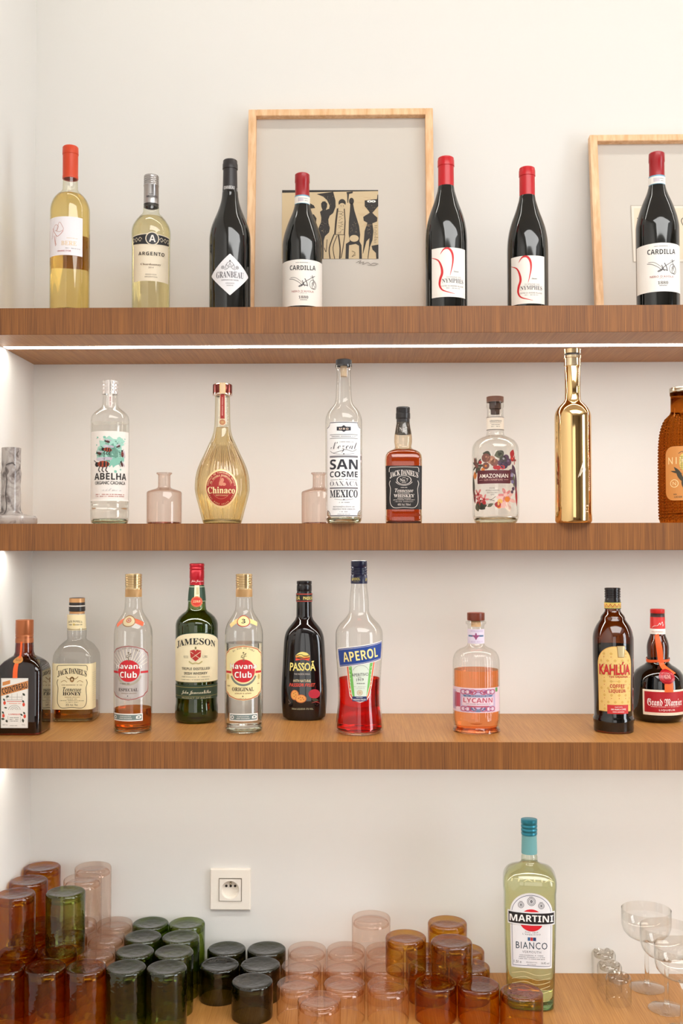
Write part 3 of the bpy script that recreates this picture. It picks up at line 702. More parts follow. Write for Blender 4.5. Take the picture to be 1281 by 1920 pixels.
b.label(yl, [B(x0, 808, x1, 939, WPa)], [blob(2, 842, 24, 21, TEAL, 4), blob(8, 856, 18, 20, TEAL2, 5), blob(18, 828, 12, 8, TEAL, 8), blob(-16, 850, 12, 14, TEAL, 9)]+[blob(x, y, r_, r_, TEAL2, 3, 8) for x, y, r_ in ((-24, 820, 2), (-10, 820, 3), (30, 822, 1.6), (20, 880, 2), (10, 884, 3), (-26, 834, 1.5))]+[E(-26+7*q_, 822+(q_*37 % 9), .6, .6, BR, n=6) for q_ in range(9)],
    sum([q_[0] for q_ in bees], []), sum([q_[1] for q_ in bees], [])+
    [T('ABELHA', 1.5, 893, 64, 12.5, BK, bold=.045, arc=0.3), T('ORGANIC CACHACA', 1, 905, 60, 6.4, BK, bold=.02, arc=.3, sp=.95), T('silver', 4, 918, 36, 5, P((206, 200, 198), .3, .5), font=SCR),
     small(1, 927, 56, 2, P((176, 84, 74)), 5), small(1, 930.6, 56, 2, P((176, 84, 74)), 9)])

# pink bottles
def pinkbottle(cx, D, label):
    b = Bottle('glass_bottle', label, cx, Z2, [(886.4, 14.4), (888.8, 14.4), (890.2, 12.0), (892, 11.2), (911, 11.3), (914, 12), (916, 15), (918.5, 23), (921.5, 31), (924, 32.6), (981, 32.4)], D=D, group='small pink glass bottles')
    m = thin_glass((0.92, 0.86, 0.825), refl=1.5); g = b.body(m); b.puck(g, 0.005, (0.84, 0.68, 0.62)); return b
pinkbottle(307.7, 1.985, 'small empty pink glass bottle standing alone beside the ribbed decanter')
pinkbottle(598, 2.045, 'small empty pink glass bottle half hidden behind the tall mezcal bottle')

# ribbed flask with red oval
b = Bottle('spirit_bottle', 'ribbed teardrop bottle of golden tequila with red oval label', 416.7, Z2,
    [(726, 13), (741, 13.8), (780, 14.4), (803, 15.5), (818, 19), (832, 25), (850, 33.2), (868, 41.8), (884, 47.6), (902, 50.8), (916, 51.3), (932, 48.6), (950, 43.8), (968, 39.2), (978, 36.6), (981, 35)], D=1.985, ns=96)
fl = (44, b.zf(975), b.zf(826), 0.022)
g = b.body(thin_glass((0.95, 0.93, 0.86), refl=1.8), flute=fl); b.puck(g, 0.010, (0.93, 0.92, 0.84))
b.liquid(refr((0.95, 0.87, 0.68)), 800, 0.004, 0.011, flute=(44, b.zf(975), b.zf(830), 0.05))
CH = P((220, 200, 190), 0.12, 1.0)
b.cap([(717.8, 17.2), (719.5, 18.2, 1), (735, 18.2, 1), (735.5, 18.6, 0), (739, 18.6, 0), (740, 16.8, 0), (741.5, 14.6, 0)], [CH, P((120, 50, 44), 0.2, 0.6)], 'stopper')
RL = P((160, 34, 28), 0.5); GL = P((224, 192, 130), 0.35, 0.3)
b.label(760, [B(-5.6, 717.5, 5.6, 738, GL)], [B(-4, 718, 4, 738, P((222, 190, 150), .5))], name='seal_strip', r=18.9*b.k)
b.label(765, [B(-5.2, 738, 5.2, 790, P((222, 196, 160), .5)), E(0, 791.5, 6.6, 6.4, P((230, 204, 160), .5))], [B(-3.9, 738, 3.9, 785, RL), E(0, 791.5, 5, 4.8, RL)],
    [T('REPOSADO TEQUILA', 0, 762, 34, 2.4, P((236, 180, 160), .5), rot=90, bold=.03), E(0, 791.5, 3.6, 3.4, GL, hole=.7), E(0, 791.5, 1.4, 1.6, GL)], name='neck_tag', r=15.4*b.k)
yl = 915; GLD = P((236, 206, 150), .4)
def ringtext(s, cx, cy, rx, ry, a0, a1, h, m, flip=False):
    o = []; n_ = len(s)
    for i, c_ in enumerate(s):
        if c_ == ' ': continue
        a = math.radians(a0+(a1-a0)*i/max(n_-1, 1)); o.append(T(c_, cx+rx*math.sin(a), cy-ry*math.cos(a), h*.72, h, m, rot=-math.degrees(a)+(180 if flip else 0), bold=.03))
    return o
b.label(yl, [E(-2, 915.5, 31.5, 36.5, GLD, n=60)], [E(-2, 915.5, 29, 34, P((240, 214, 160), .3, .4), n=60)], [E(-2, 915.5, 28, 32.6, RL, n=60)],
    [E(-2, 914, 18, 21.5, P((210, 120, 96), .5), hole=.965, a0=10, a1=170), E(-2, 914, 18, 21.5, P((210, 120, 96), .5), hole=.965, a0=205, a1=335), T('Chinaco', -2, 919, 51, 12.5, P((246, 226, 170), .4), font=SER, bold=.01), T('REPOSADO', -1, 928.6, 22, 2.6, GLD, sp=1.1),
     E(-2, 906, 4, 5, P((206, 130, 100), .5)), E(0, 900, 3, 4, P((206, 130, 100), .5)), E(3, 908, 3.5, 3, P((206, 130, 100), .5)), L([(-6, 911), (-3, 896), (0, 892)], 1, P((206, 130, 100), .5))]+
    ringtext('ORGULLO DE TAMAULIPAS MEXICO', -2, 915.5, 25.4, 29.8, -78, 78, 2.6, GLD)+ringtext('UN TEQUILA EXCEPCIONAL', -2, 915.5, 21, 24.6, -66, 66, 2.6, GLD)+
    ringtext('100% PURO AGAVE AZUL', -2, 915.5, 25, 29.6, 250, 110, 2.4, GLD, True), lift0=0.0009)

# tall mezcal bottle with big lettering
b = Bottle('spirit_bottle', 'tall clear bottle with large white lettered mezcal label and black cap', 645, Z2,
    [(679, 11), (684, 13.5), (684.8, 15.9), (690.5, 15.9), (692, 13.4), (700, 13.1), (725, 14.1), (750, 15.7), (757, 17), (762, 20.5), (767.6, 26), (774, 30.3), (782, 33.4), (792, 34.6), (830, 34.6), (968, 34), (975, 33.4), (981, 31)], D=1.90)
g = b.body(CLR); b.puck(g, 0.012, (0.92, 0.93, 0.88)); b.liquid(refr((0.97, 0.97, 0.94)), 958, 0.002, 0.013)
b.cap([(672, 14.0), (673, 15), (684.4, 15.1)], [P((34, 32, 34), 0.55)], 'cap')
lathe('cork', [(0, b.zf(684)), (6.5*b.k, b.zf(684)), (6*b.k, b.zf(704)), (0, b.zf(704))], P((196, 170, 140), .8), b.root, 24)
yl = 880; NV = P((34, 34, 44), .5); LW = P((236, 232, 230), .55); GS = P((120, 116, 120), .5)
def notch(w0, y0, y1, n_, m):
    p = []
    for sx, yy, sy in ((1, y0, 1), (1, y1, -1), (-1, y1, -1), (-1, y0, 1)):
        arc = [(sx*(w0-n_*math.sin(t)), yy+sy*n_*math.cos(t)) for t in (PI/2, PI*3/8, PI/4, PI/8, 0)]
        arc = [(sx*(w0-n_+n_*(1-math.cos(t))), yy+sy*(n_*math.sin(t))) for t in (0, PI/8, PI/4, PI*3/8, PI/2)]
        p += arc if (sx, sy) in ((1, 1), (-1, -1)) else arc[::-1]
    return G(p, m)
hw = b.A(31, yl)
el = [notch(hw, 790, 968.5, 10, LW)]
el1 = [notch(hw-.6, 791, 967.5, 9.6, NV)]; el2 = [notch(hw-1.6, 792.4, 966, 9.4, LW)]
t3 = [G([(-13, 800), (-4, 800), (0, 797), (4, 800), (13, 800), (13, 807), (4, 807.5), (0, 810), (-4, 807.5), (-13, 807)], NV), L([(-28, 814.5), (28, 814.5)], .8, NV, smooth=0), small(0, 818, 52, 2.2, GS, 4), L([(-28, 821.5), (28, 821.5)], .8, NV, smooth=0),
      T('Mezcal', 0, 838, 52, 21, P((62, 56, 60), .5), font=SCR, bold=-.02), small(6, 828.5, 26, 2, GS, 6), L([(-27, 845), (-20, 849), (-8, 846), (4, 843), (16, 846), (25, 842)], .8, P((62, 56, 60))),
      L([(-20, 850), (0, 852), (20, 850)], .7, GS), E(0, 851, 1.2, 1.2, NV), B(-28.5, 854, 28.5, 857.6, GS), T('SAN', 0, 870.5, 56, 19, NV, bold=.06), T('COSME', 0, 889, 56, 11, NV, bold=.03), small(0, 899, 17, 1.8, NV, 5), L([(-27, 899.5), (-10, 899.5)], .7, GS, smooth=0), L([(10, 899.5), (27, 899.5)], .7, GS, smooth=0),
      T('OAXACA', 0, 906.5, 56, 8.6, P((104, 100, 106)), font=SER, bold=-.02), B(-28.5, 913.5, 28.5, 916.4, GS), T('MEXICO', 0, 925.5, 56, 14.5, NV, font=SER, bold=.02), L([(-18, 935.5), (0, 937.5), (18, 935.5)], .7, GS), E(0, 936.6, 1.2, 1, NV),
      small(0, 942, 22, 2.2, GS, 7), T('DENOMINATION OF', 0, 950, 42, 2.8, GS, font=SER), T('PROTECTED ORIGIN', 0, 954.6, 44, 2.8, GS, font=SER), small(0, 959.5, 15, 2, GS, 9), small(0, 964, 24, 1.4, GS, 2)]
t4 = [T('MBO', 0, 804, 17, 3.6, P((226, 200, 180)), bold=.03, sp=1.3)]
b.label(yl, el, el1, el2, t3, t4)
b.label(yl, [B(36.5, 850, 41.5, 865, P((220, 210, 214)))], [B(38, 853, 41, 861, P((70, 60, 70)))], name='tax_stamp')

# square whiskey bottle, black label
def jd_body(b, mat): return b
b = Bottle('spirit_bottle', 'square bottle of dark amber whiskey with black label and black cap', 756.6, Z2,
    [(766, 11.8), (784, 12), (790, 12.2), (800, 13.6), (812, 15.6), (820, 16.6), (829, 16.8), (838, 15.3), (841, 16.6), (843.5, 20.5), (846, 26), (850, 30.5), (855, 33.4), (862, 34.4), (966, 33.6), (968, 34.2), (981, 33.6)], D=2.0, n=7, bratio=1.0, ns=96)
AMB = refr((0.72, 0.26, 0.06)); g = b.body(thin_glass((0.93, 0.86, 0.76), refl=1.8)); b.puck(g, 0.006, (0.5, 0.2, 0.05)); b.liquid(AMB, 842, 0.003, 0.007)
NK = P((34, 30, 30), .3)
b.cap([(761.5, 12.4), (763, 13)]+ridges(764, 773, 13.1, 4, d=.4)+[(773.5, 13.6), (783.5, 13.6), (784.5, 12.3), (792, 12.5), (800, 13.8), (812.5, 15.9)], [NK], 'cap')
b.label(803, [T('OLD', 0, 799.5, 5, 2, P((200, 192, 184)), bold=.03), T('No.7', 0, 804, 15, 6, P((216, 208, 200)), font=SER), T('BRAND', 0, 808.3, 9, 2, P((200, 192, 184)), bold=.03)], name='cap_print', r=15.0*b.k)
yl = 915; BLb = P((24, 20, 20), .5); CW = P((214, 204, 196), .5)
def jd(yc, hgt, base, ink, honey, x0, x1, sc=1.0, xc=0):
    t = [[B(x0, yc-hgt/2, x1, yc+hgt/2, base)]]; y0 = yc-hgt/2; u = hgt/82
    X_ = lambda x: xc+x*sc
    e = [L([(X_(-27), y0+12*u), (X_(-26), y0+4*u), (X_(-19), y0+3*u), (X_(0), y0+2.4*u), (X_(19), y0+3*u), (X_(26), y0+4*u), (X_(27), y0+12*u)], .9, ink),
         L([(X_(-25), y0+28*u), (X_(-27), y0+34*u), (X_(-25), y0+44*u), (X_(-26), y0+60*u), (X_(-25), y0+72*u), (X_(-18), y0+79*u), (X_(0), y0+78*u), (X_(18), y0+79*u), (X_(25), y0+72*u), (X_(26), y0+60*u), (X_(25), y0+44*u), (X_(27), y0+34*u), (X_(25), y0+28*u)], .9, ink)]
    e += [small(X_(x), y0+40*u, 1.0, 1, ink, 3) for x in (-32, 32)]
    for x in (x0+1.5, x1-1.5):
        if not honey: e += [E(x, y0+6+i*3, .5, .8, ink, n=6) for i in range(int((hgt-12)/3))]
        else: e += [E(x, y0+6+i*3.4, .4, .9, ink, n=6) for i in range(int((hgt-12)/3.4))]
    e += [T("JACK DANIEL'S", X_(0), y0+13*u, 52*sc, 11.5*u, ink, font=SER, arc=6.0*u, bold=.012, sp=.9)]
    if not honey:
        e += [E(X_(0), y0+27*u, 16.5*sc, 10.5*u, ink, hole=.93, a0=200, a1=340), E(X_(0), y0+27*u, 13.6*sc, 8.6*u, ink, hole=.9), T('OLD', X_(0), y0+22.3*u, 6*sc, 2*u, ink), T('No.7', X_(0), y0+27*u, 15*sc, 6*u, ink, font=SER), T('BRAND', X_(0), y0+31.6*u, 8*sc, 2*u, ink),
              small(X_(0), y0+41*u, 12, 1.6, ink, 3), T('Tennessee', X_(0), y0+46.5*u, 34*sc, 7*u, ink, font=SIT), small(X_(0), y0+51.6*u, 24, 1.5, ink, 3), T('WHISKEY', X_(0), y0+56.5*u, 38*sc, 6*u, ink, font=SER, bold=.02), small(X_(0), y0+61.5*u, 28, 1.5, ink, 4), T('JACK DANIEL DISTILLERY', X_(0), y0+64.5*u, 40*sc, 2*u, ink, bold=.02), small(X_(0), y0+67.5*u, 34, 1.4, ink, 8), T('40% Vol. 700ml', X_(0), y0+73*u, 24*sc, 4.2*u, ink)]
    else:
        e += [E(X_(0), y0+28*u, 4, 5*u, P((150, 110, 60)), hole=.4), L([(X_(-11), y0+23*u), (X_(-6), y0+27*u), (X_(0), y0+25*u), (X_(6), y0+27*u), (X_(11), y0+23*u)], 1.2, P((150, 110, 60))), L([(X_(-20), y0+33*u), (X_(-14), y0+30*u), (X_(-9), y0+33*u)], .9, P((170, 130, 80))), L([(X_(20), y0+33*u), (X_(14), y0+30*u), (X_(9), y0+33*u)], .9, P((170, 130, 80))),
              small(X_(0), y0+38*u, 38, 1.7, P((120, 90, 60)), 3), T('Tennessee', X_(0), y0+46*u, 33*sc, 8*u, ink, font=SIT), T('HONEY', X_(0), y0+53.6*u, 33*sc, 6*u, ink, font=SER, bold=.03), small(X_(0), y0+59.6*u, 30, 1.7, P((150, 120, 80)), 4), small(X_(0), y0+63*u, 20, 1.3, ink, 8), small(X_(0), y0+66*u, 44, 1.3, ink, 8), small(X_(0), y0+69*u, 24, 1.3, ink, 9), T('35% Vol. 70cl.', X_(0), y0+73.5*u, 22*sc, 4*u, ink)]
    t.append(e); return t
b.label(yl, *jd(914, 82, BLb, CW, False, -36.5, 36.5))

# round gin bottle, floral print
b = Bottle('spirit_bottle', 'clear round shouldered gin bottle with printed flowers and maroon banner', 930, Z2,
    [(752.6, 15.2), (753.6, 16.1), (764, 16.1), (766, 14.8), (800, 15.1), (810, 15.6), (816.5, 16.8), (819, 21), (822, 28.5), (827, 36), (833, 40.6), (841, 43.1), (852, 43.6), (964, 43.4), (972, 42), (978, 39.5), (981, 37)], D=1.985)
g = b.body(CLR); b.puck(g, 0.012, (0.92, 0.93, 0.88)); b.liquid(refr((0.985, 0.985, 0.975)), 816, 0.0024, 0.013)
b.cap([(741.5, 15.4), (742.2, 16), (752.4, 16)], [P((104, 66, 48), .6)], 'stopper')
lathe('cork', [(0, b.zf(753)), (11*b.k, b.zf(753)), (11*b.k, b.zf(765)), (8.5*b.k, b.zf(766)), (8*b.k, b.zf(775)), (0, b.zf(775))], P((66, 42, 32), .7), b.root, 32)
GN = P((74, 66, 62), .6); IV = P((228, 216, 200), .55)
b.label(793, [B(-24, 781, 24, 806, IV)], [B(-24, 781, 24, 782, GN), B(-24, 804.6, 24, 805.8, GN), T('AMAZONIAN', 1, 789, 24, 3.4, GN, font=SER), L([(-10, 792.5), (12, 792.5)], .5, GN, smooth=0), small(1, 796, 16, 1.4, GN, 3), small(1, 799.5, 17, 1.4, GN, 5)], name='neck_label', r=15.9*b.k)
yl = 885; R_ = b.R(yl); ed = b.A(42.5, yl)
MAR = P((88, 30, 40), .5); rn = random.Random(11)
def petal(cx, cy, r_, n_, m, m2, sq=1.0, rot=0.0):
    o = [G([(cx+r_*(.62+.38*math.cos(n_*(t-rot)))*math.cos(t)*sq, cy+r_*(.62+.38*math.cos(n_*(t-rot)))*math.sin(t)) for t in [2*PI*i/40 for i in range(40)]], m)]
    return o, [E(cx, cy, r_*.25, r_*.25, m2, n=12)]
def leaf(cx, cy, l_, w_, a, m):
    c, s_ = math.cos(a), math.sin(a)
    return G([(cx+(x*c-y*s_), cy+(x*s_+y*c)) for x, y in [(l_*(t/8-.5), w_/2*math.sin(PI*t/8)) for t in range(9)]+[(l_*(.5-t/8), -w_/2*math.sin(PI*t/8)) for t in range(1, 8)]], m)
GRN = P((66, 66, 54), .6); GR2 = P((92, 92, 72), .6); BRN = P((120, 76, 66), .6); LBR = P((170, 120, 96), .6); PLM = P((84, 60, 80), .6); CRD = P((168, 40, 44), .6); PNK = P((204, 124, 122), .6); PPK = P((226, 178, 170), .6); OR_ = P((212, 122, 50), .6)
A1, A2, A3 = [], [], []
for a in ((-39, 872, 15, 7, GRN, BRN, 1, 0), (-36, 926, 10, 5, PNK, CRD, 1, .3), (-22, 936, 9, 5, PNK, CRD, 1, 0), (22, 936, 19, 6, PPK, OR_, 1, .2), (18, 928, 12, 5, PNK, PPK, 1, .6), (-34, 938, 8, 5, CRD, PNK, 1, 0), (40, 862, 8, 4, CRD, BRN, .6, 0)):
    a = (a[0], a[1], a[2]*1.15)+tuple(a[3:]); o, o2 = petal(*a); A1 += o; A2 += o2
for a in ((-44, 866, 22, 6, 1.1, BRN), (-36, 880, 20, 5, -.6, GR2), (-16, 852, 16, 9, .4, GRN), (6, 852, 15, 9, -.3, GR2), (10, 850, 13, 8, .8, GRN), (-28, 946, 22, 12, .2, GRN), (-38, 950, 16, 9, 1.3, GR2), (-26, 950, 14, 7, .6, P((60, 70, 60))), (36, 896, 34, 5, 1.4, GR2), (44, 905, 40, 5, 1.55, PLM), (46, 930, 36, 5, 1.5, CRD), (38, 880, 20, 6, 1.2, PLM), (34, 850, 16, 7, 1.9, CRD), (-52, 910, 40, 7, 1.5, GRN), (-48, 930, 26, 6, 1.4, P((120, 40, 44))), (12, 946, 20, 8, .5, PPK), (24, 950, 18, 8, 1.2, IV), (-10, 947, 12, 4, -.5, GR2), (-46, 890, 14, 8, 1.5, OR_)):
    A1.append(leaf(a[0], a[1], a[2]*1.1, a[3]*1.6, a[4], a[5]))
for x, y, r_, m in ((-18, 858, 7, BRN), (-8, 862, 6.5, LBR), (-2, 867, 6, BRN), (-18, 873, 5.5, BRN), (14, 861, 5.5, GRN), (20, 858, 5, PLM), (10, 868, 5, PLM), (24, 866, 6, PLM), (16, 872, 6, P((60, 48, 70))), (0, 876, 3.6, CRD), (5, 877, 3.6, CRD), (13, 876, 3.6, P((196, 60, 60))), (34, 860, 4, CRD), (-24, 880, 3.2, OR_), (-30, 866, 3, CRD), (30, 884, 4, PLM), (33, 890, 3.4, P((150, 140, 170))), (31, 897, 3.2, PLM), (34, 903, 3, P((120, 110, 150))), (36, 916, 3, PLM), (33, 922, 2.6, PLM), (8, 940, 3.8, P((216, 170, 90))), (4, 946, 4.6, CRD), (6, 950, 3, OR_), (-22, 942, 3, CRD)):
    A2.append(E(x, y, r_*1.25, r_*1.2, m, n=14))
for x, y, m in ((-17, 856, LBR), (-7, 861, P((196, 150, 120))), (-18, 873, OR_), (15, 860, P((150, 146, 150))), (24, 864, P((110, 90, 120))), (34, 859, P((220, 90, 80))), (5, 945, P((236, 180, 110)))): A3.append(E(x, y, 2.2, 2.0, m, n=10))
b.label(yl, A1, A2, A3,
    [B(-37, 881.5, 29, 906.5, MAR, 2.0)],
    [T('AMAZONIAN', -4, 892, 55, 7.6, P((240, 228, 216)), bold=.015, font=None), T('GIN COMPANY', -4, 899.5, 35, 3.6, P((206, 160, 150)), font=SER), L([(-32, 899.5), (-24, 899.5)], .6, P((206, 160, 150)), smooth=0), L([(15, 899.5), (24, 899.5)], .6, P((206, 160, 150)), smooth=0),
     T('RARE', -6, 915, 9, 2.4, GN), T('AMAZONIAN', -6, 919.2, 25, 2.6, GN), T('DISTILLED', -6, 923.4, 19, 2.4, GN), T('GIN', -6, 927.2, 6, 2.4, GN), L([(-10, 938), (-4, 934), (0, 931)], .8, GN), L([(-12, 936), (-6, 938), (-2, 939)], .8, GN), small(-12, 945, 9, 1.8, GN, 3), small(1, 945, 11, 1.8, GN, 6)], name='printed_flowers')

# gold mirror bottle
GO = P((236, 198, 138), 0.07, 1.0)
b = Bottle('spirit_bottle', 'tall mirror gold bottle whose cap almost touches the light strip', 1076, Z2,
    [(684, 13), (686, 14.2), (735, 14.3), (750, 14.7), (755, 17.6), (760, 23.5), (766, 28.6), (774, 32.6), (783, 34), (976, 34.2), (981, 33)], D=1.895)
b.body(GO)
b.cap([(651.5, 14.8), (652.5, 15.6), (660.5, 15.6), (661, 14.2, 1), (664, 14.2, 1), (664.5, 16, 2), (669, 16.3, 2), (670, 15.4, 2), (680, 15.6, 2), (684, 15.8, 2), (685, 14.6, 2)], [P((226, 196, 150), .15, .9), P((60, 50, 44), .4), P((228, 206, 170), .12, .9)], 'cap')
SG = P((250, 236, 208), .35, .2)
b.label(880, [L([(9, 895), (17, 872), (20, 864), (16, 880), (12, 893), (20, 878), (21, 886), (24, 878), (22, 888)], .9, SG), T('Imperial Gold', 33, 832, 90, 5.5, SG, rot=90, font=SCR), T('Collection', 34, 900, 40, 4.5, SG, rot=90, font=SCR)], name='engraved_writing')
b.label(954, [small(27, 948, 8, 3, SG, 4), small(27, 954, 8, 2.2, SG, 7), small(27, 959, 8, 2.2, SG, 8)], name='printed_mark')
b.label(705, [T('STANDARD', 13, 706, 34, 3.2, SG, rot=90, bold=.03)], name='neck_engraving')

# corn shaped amber bottle at the right edge
b = Bottle('spirit_bottle', 'amber bottle moulded like a corn cob, cut by right photo edge', 1283, Z2,
    [(730, 20), (733, 23.2), (741.5, 23.2), (743, 21.8), (772, 22), (777, 24), (784, 31), (792, 36), (800, 39), (818, 43), (845, 45), (905, 45.6), (965, 45.2), (978, 44), (981, 43)], D=1.96, ns=144)
def corn(b):
    m, t, out = nt('amber_corn_glass'); g = t.nodes.new('ShaderNodeBsdfGlass'); g.inputs['Color'].default_value = (0.60, 0.29, 0.08, 1); g.inputs['IOR'].default_value = 1.4; g.inputs['Roughness'].default_value = 0.04
    t.links.new(g.outputs[0], out.inputs[0]); return m
def kern(b, mat):
    z0, z1 = b.zf(974), b.zf(780); zz = [0]+[z0+(z1-z0)*i/220 for i in range(221)]+[z for z in b.z_s if z > z1]
    V, Fc = [], []; ns = 256; rows = 34
    for z in zz:
        a = b.r(z)
        for i in range(ns):
            th = 2*PI*i/ns; q = 1.0
            if z0 < z < z1: q = 1+0.075*(abs(math.sin(th*15))**.5*abs(math.sin((z-z0)/(z1-z0)*rows*PI))**.5-.6)
            V.append((a*q*math.sin(th), -a*q*math.cos(th), z))
    n_ = len(zz)
    for j in range(n_-1):
        for i in range(ns): Fc.append((j*ns+i, j*ns+(i+1) % ns, (j+1)*ns+(i+1) % ns, (j+1)*ns+i))
    Fc += [tuple(range(ns))[::-1], tuple(range((n_-1)*ns, n_*ns))]
    return link('glass_body', mesh('glass_body', V, Fc, mat, smooth=50), b.root)
kern(b, corn(b))
b.cap([(723.5, 22.8), (725, 24), (727, 24.2), (728, 23.4), (729, 24.2), (731.5, 24.2), (733, 23.4)], [P((206, 196, 176), .2, .9)], 'screw_cap')
yl = 890; OB = P((206, 136, 66), .5); OC = P((244, 214, 160), .5); AG = P((60, 52, 34), .5)
b.label(yl, [B(-33, 836, 33, 938, OB, 15)], [T('N I X T A', 0, 863, 54, 13, OC, bold=.01), E(0, 866, 7, 16, P((214, 190, 100))), E(-16, 906, 7.6, 7.6, OC, hole=.84), T('N', -16, 906, 6, 7, OC), T('MEX', -14.5, 926.5, 6, 2.4, AG, bold=.03), T('LICOR DE ELOTE', 2, 931.5, 36, 3, AG, bold=.03)],
    [leaf(-9, 884, 24, 6, .9, AG), leaf(-12, 885, 22, 4, .25, AG), leaf(-6, 892, 30, 8, 1.1, AG), leaf(8, 888, 26, 8, -1.0, AG), leaf(0, 905, 22, 7, 1.57, AG), L([(-8, 850), (-2, 846), (2, 850)], 1, AG)]+[L([(x, 854), (x, 880)], .5, AG, smooth=0) for x in (-3, 0, 3)]+[L([(-6, y), (6, y)], .5, AG, smooth=0) for y in range(856, 882, 4)], lift0=0.0016)

# ================================================================== lowest shelf
# amber square orange liqueur
b = Bottle('liqueur_bottle', 'square dark amber liqueur bottle with copper cap, leftmost on the lowest shelf', 47.6, Z3,
    [(1168, 14.8), (1205, 16.2), (1212, 16.6), (1222, 17), (1228, 19), (1233, 26), (1238, 32), (1245, 37.5), (1254, 40.8), (1262, 41.4), (1370, 41.2), (1379, 40)], y_base=1379, n=9, bratio=.92, ns=96)
b.body(thin_glass((0.60, 0.22, 0.07), refl=2.0)); b.liquid(refr((0.22, 0.075, 0.018)), 1236, .003, .003)
COP = P((176, 104, 64), .32, .55)
b.cap([(1162.5, 15.6), (1163.5, 16.2), (1190, 16.3), (1191, 15.8), (1193, 16.4), (1196, 15.7), (1199, 16.4), (1206, 16.5)], [COP], 'cap')
RIB = P((232, 92, 30), .5); yf = 1300
b.label(1250, [G([(-4.5, 1205), (3.5, 1205), (1, 1237), (-7, 1237)], RIB), B(-8, 1240, 0, 1272, RIB)], [E(-3, 1238, 11.6, 6.6, P((204, 140, 76), .4, .4))], [T('Cointreau', -3, 1238, 13, 3.5, P((110, 60, 30)), font=SCR)], name='ribbon_seal', lift0=.0006)
CO = P((202, 130, 68), .5); CW2 = P((230, 224, 214), .6); LG = P((150, 140, 130), .6); LF = P((56, 60, 44), .6); TR = P((210, 70, 44), .6)
cl = -5
def fruit(x, y): return [E(x, y, 2.4, 3.6, TR, n=14), leaf(x-1, y-6, 6, 3.4, .9, LF)]
b.label(1310, [B(cl-25, 1271.5, cl+25, 1365, CW2)],
    [G([(cl-25, 1290), (cl+25, 1276), (cl+25, 1291), (cl-25, 1305)], CO), G([(cl-22, 1279), (cl-8, 1275), (cl-8, 1282), (cl-22, 1286)], CO), L([(cl-24, 1272.5), (cl+24, 1272.5), (cl+24, 1364), (cl-24, 1364), (cl-24, 1272.5)], .5, LG, smooth=0),
     L([(cl-14, 1312), (cl+14, 1312)], .7, LG, smooth=0), L([(cl-14, 1303), (cl-14, 1312)], .6, LG, smooth=0), L([(cl+14, 1303), (cl+14, 1312)], .6, LG, smooth=0), L([(cl-5, 1301), (cl-5, 1312)], .5, LG, smooth=0), L([(cl+5, 1300), (cl+5, 1312)], .5, LG, smooth=0), L([(cl-14, 1307), (cl+14, 1307)], .5, LG, smooth=0),
     L([(cl-14, 1315), (cl+14, 1315)], 1.0, TR, smooth=0), small(cl, 1319, 24, 2, P((230, 150, 120)), 4), E(cl, 1331, 11, 9, LG, hole=.93, a0=0, a1=180), E(cl, 1331, 7, 6, LG, hole=.9, a0=0, a1=180), E(cl, 1331, 4, 3, LG, hole=.8, a0=0, a1=180), T("L'UNIQUE", cl, 1339.5, 21, 3.2, TR, bold=.05), small(cl, 1345.5, 17, 1.6, P((90, 80, 74)), 3), small(cl, 1348.8, 17, 1.6, P((90, 80, 74)), 5), small(cl, 1352, 17, 1.6, P((90, 80, 74)), 8), B(cl-12, 1343, cl-11.5, 1354, LG), B(cl+11.5, 1343, cl+12, 1354, LG),
     T('40% Vol', cl-17, 1359, 9, 2.8, LG), small(cl-1, 1360.5, 14, 1.8, LG, 3), T('70CL', cl+17, 1359, 7, 2.8, LG)]+fruit(cl-18, 1318)+fruit(cl+17, 1321)+fruit(cl-20, 1342)+fruit(cl+19, 1343)+[leaf(cl-13, 1306, 7, 4, -.4, LF), leaf(cl+17, 1302, 7, 4, .8, LF), leaf(cl-16, 1327, 6, 3, .2, LF), leaf(cl-21, 1348, 7, 4, .1, LF), leaf(cl-14, 1352, 6, 4, 1.2, LF), leaf(cl+16, 1351, 8, 4, 1.4, LF), leaf(cl+13, 1340, 6, 3, .7, LF)],
    [T('COINTREAU', cl, 1290.5, 47, 11, P((30, 24, 26)), rot=15.6, bold=.035, slant=.0)], lift0=.0006)

# honey whiskey
b = Bottle('spirit_bottle', 'square clear bottle with cream honey whiskey label, second from left on the lowest shelf', 145.5, Z3,
    [(1127, 13), (1152, 14), (1165, 15.6), (1183, 17.6), (1192, 17.4), (1196, 16.8), (1199, 18), (1204, 24), (1209, 28.5), (1214, 31), (1219, 34), (1226, 36.6), (1236, 37.6), (1331, 37.6), (1345, 37.4), (1355, 36)], y_base=1354.5, n=7, ns=96)
g = b.body(thin_glass((0.955, 0.955, 0.945), refl=1.9)); b.puck(g, .006, (0.9, 0.86, 0.74)); b.liquid(refr((0.78, 0.52, 0.22)), 1322, .003, .007)
b.cap([(1121, 13.2), (1122, 14.2, 1), (1129, 14.3, 1), (1130, 14.4), (1135, 14.6), (1135.5, 14.2, 2), (1137, 14.2, 2), (1137.5, 14.8), (1146, 14.9), (1147, 13.8, 1), (1151, 14, 1)], [P((40, 34, 32), .35), P((200, 150, 100), .35, .3), PAPER], 'cap')
YE = P((236, 220, 176), .6)
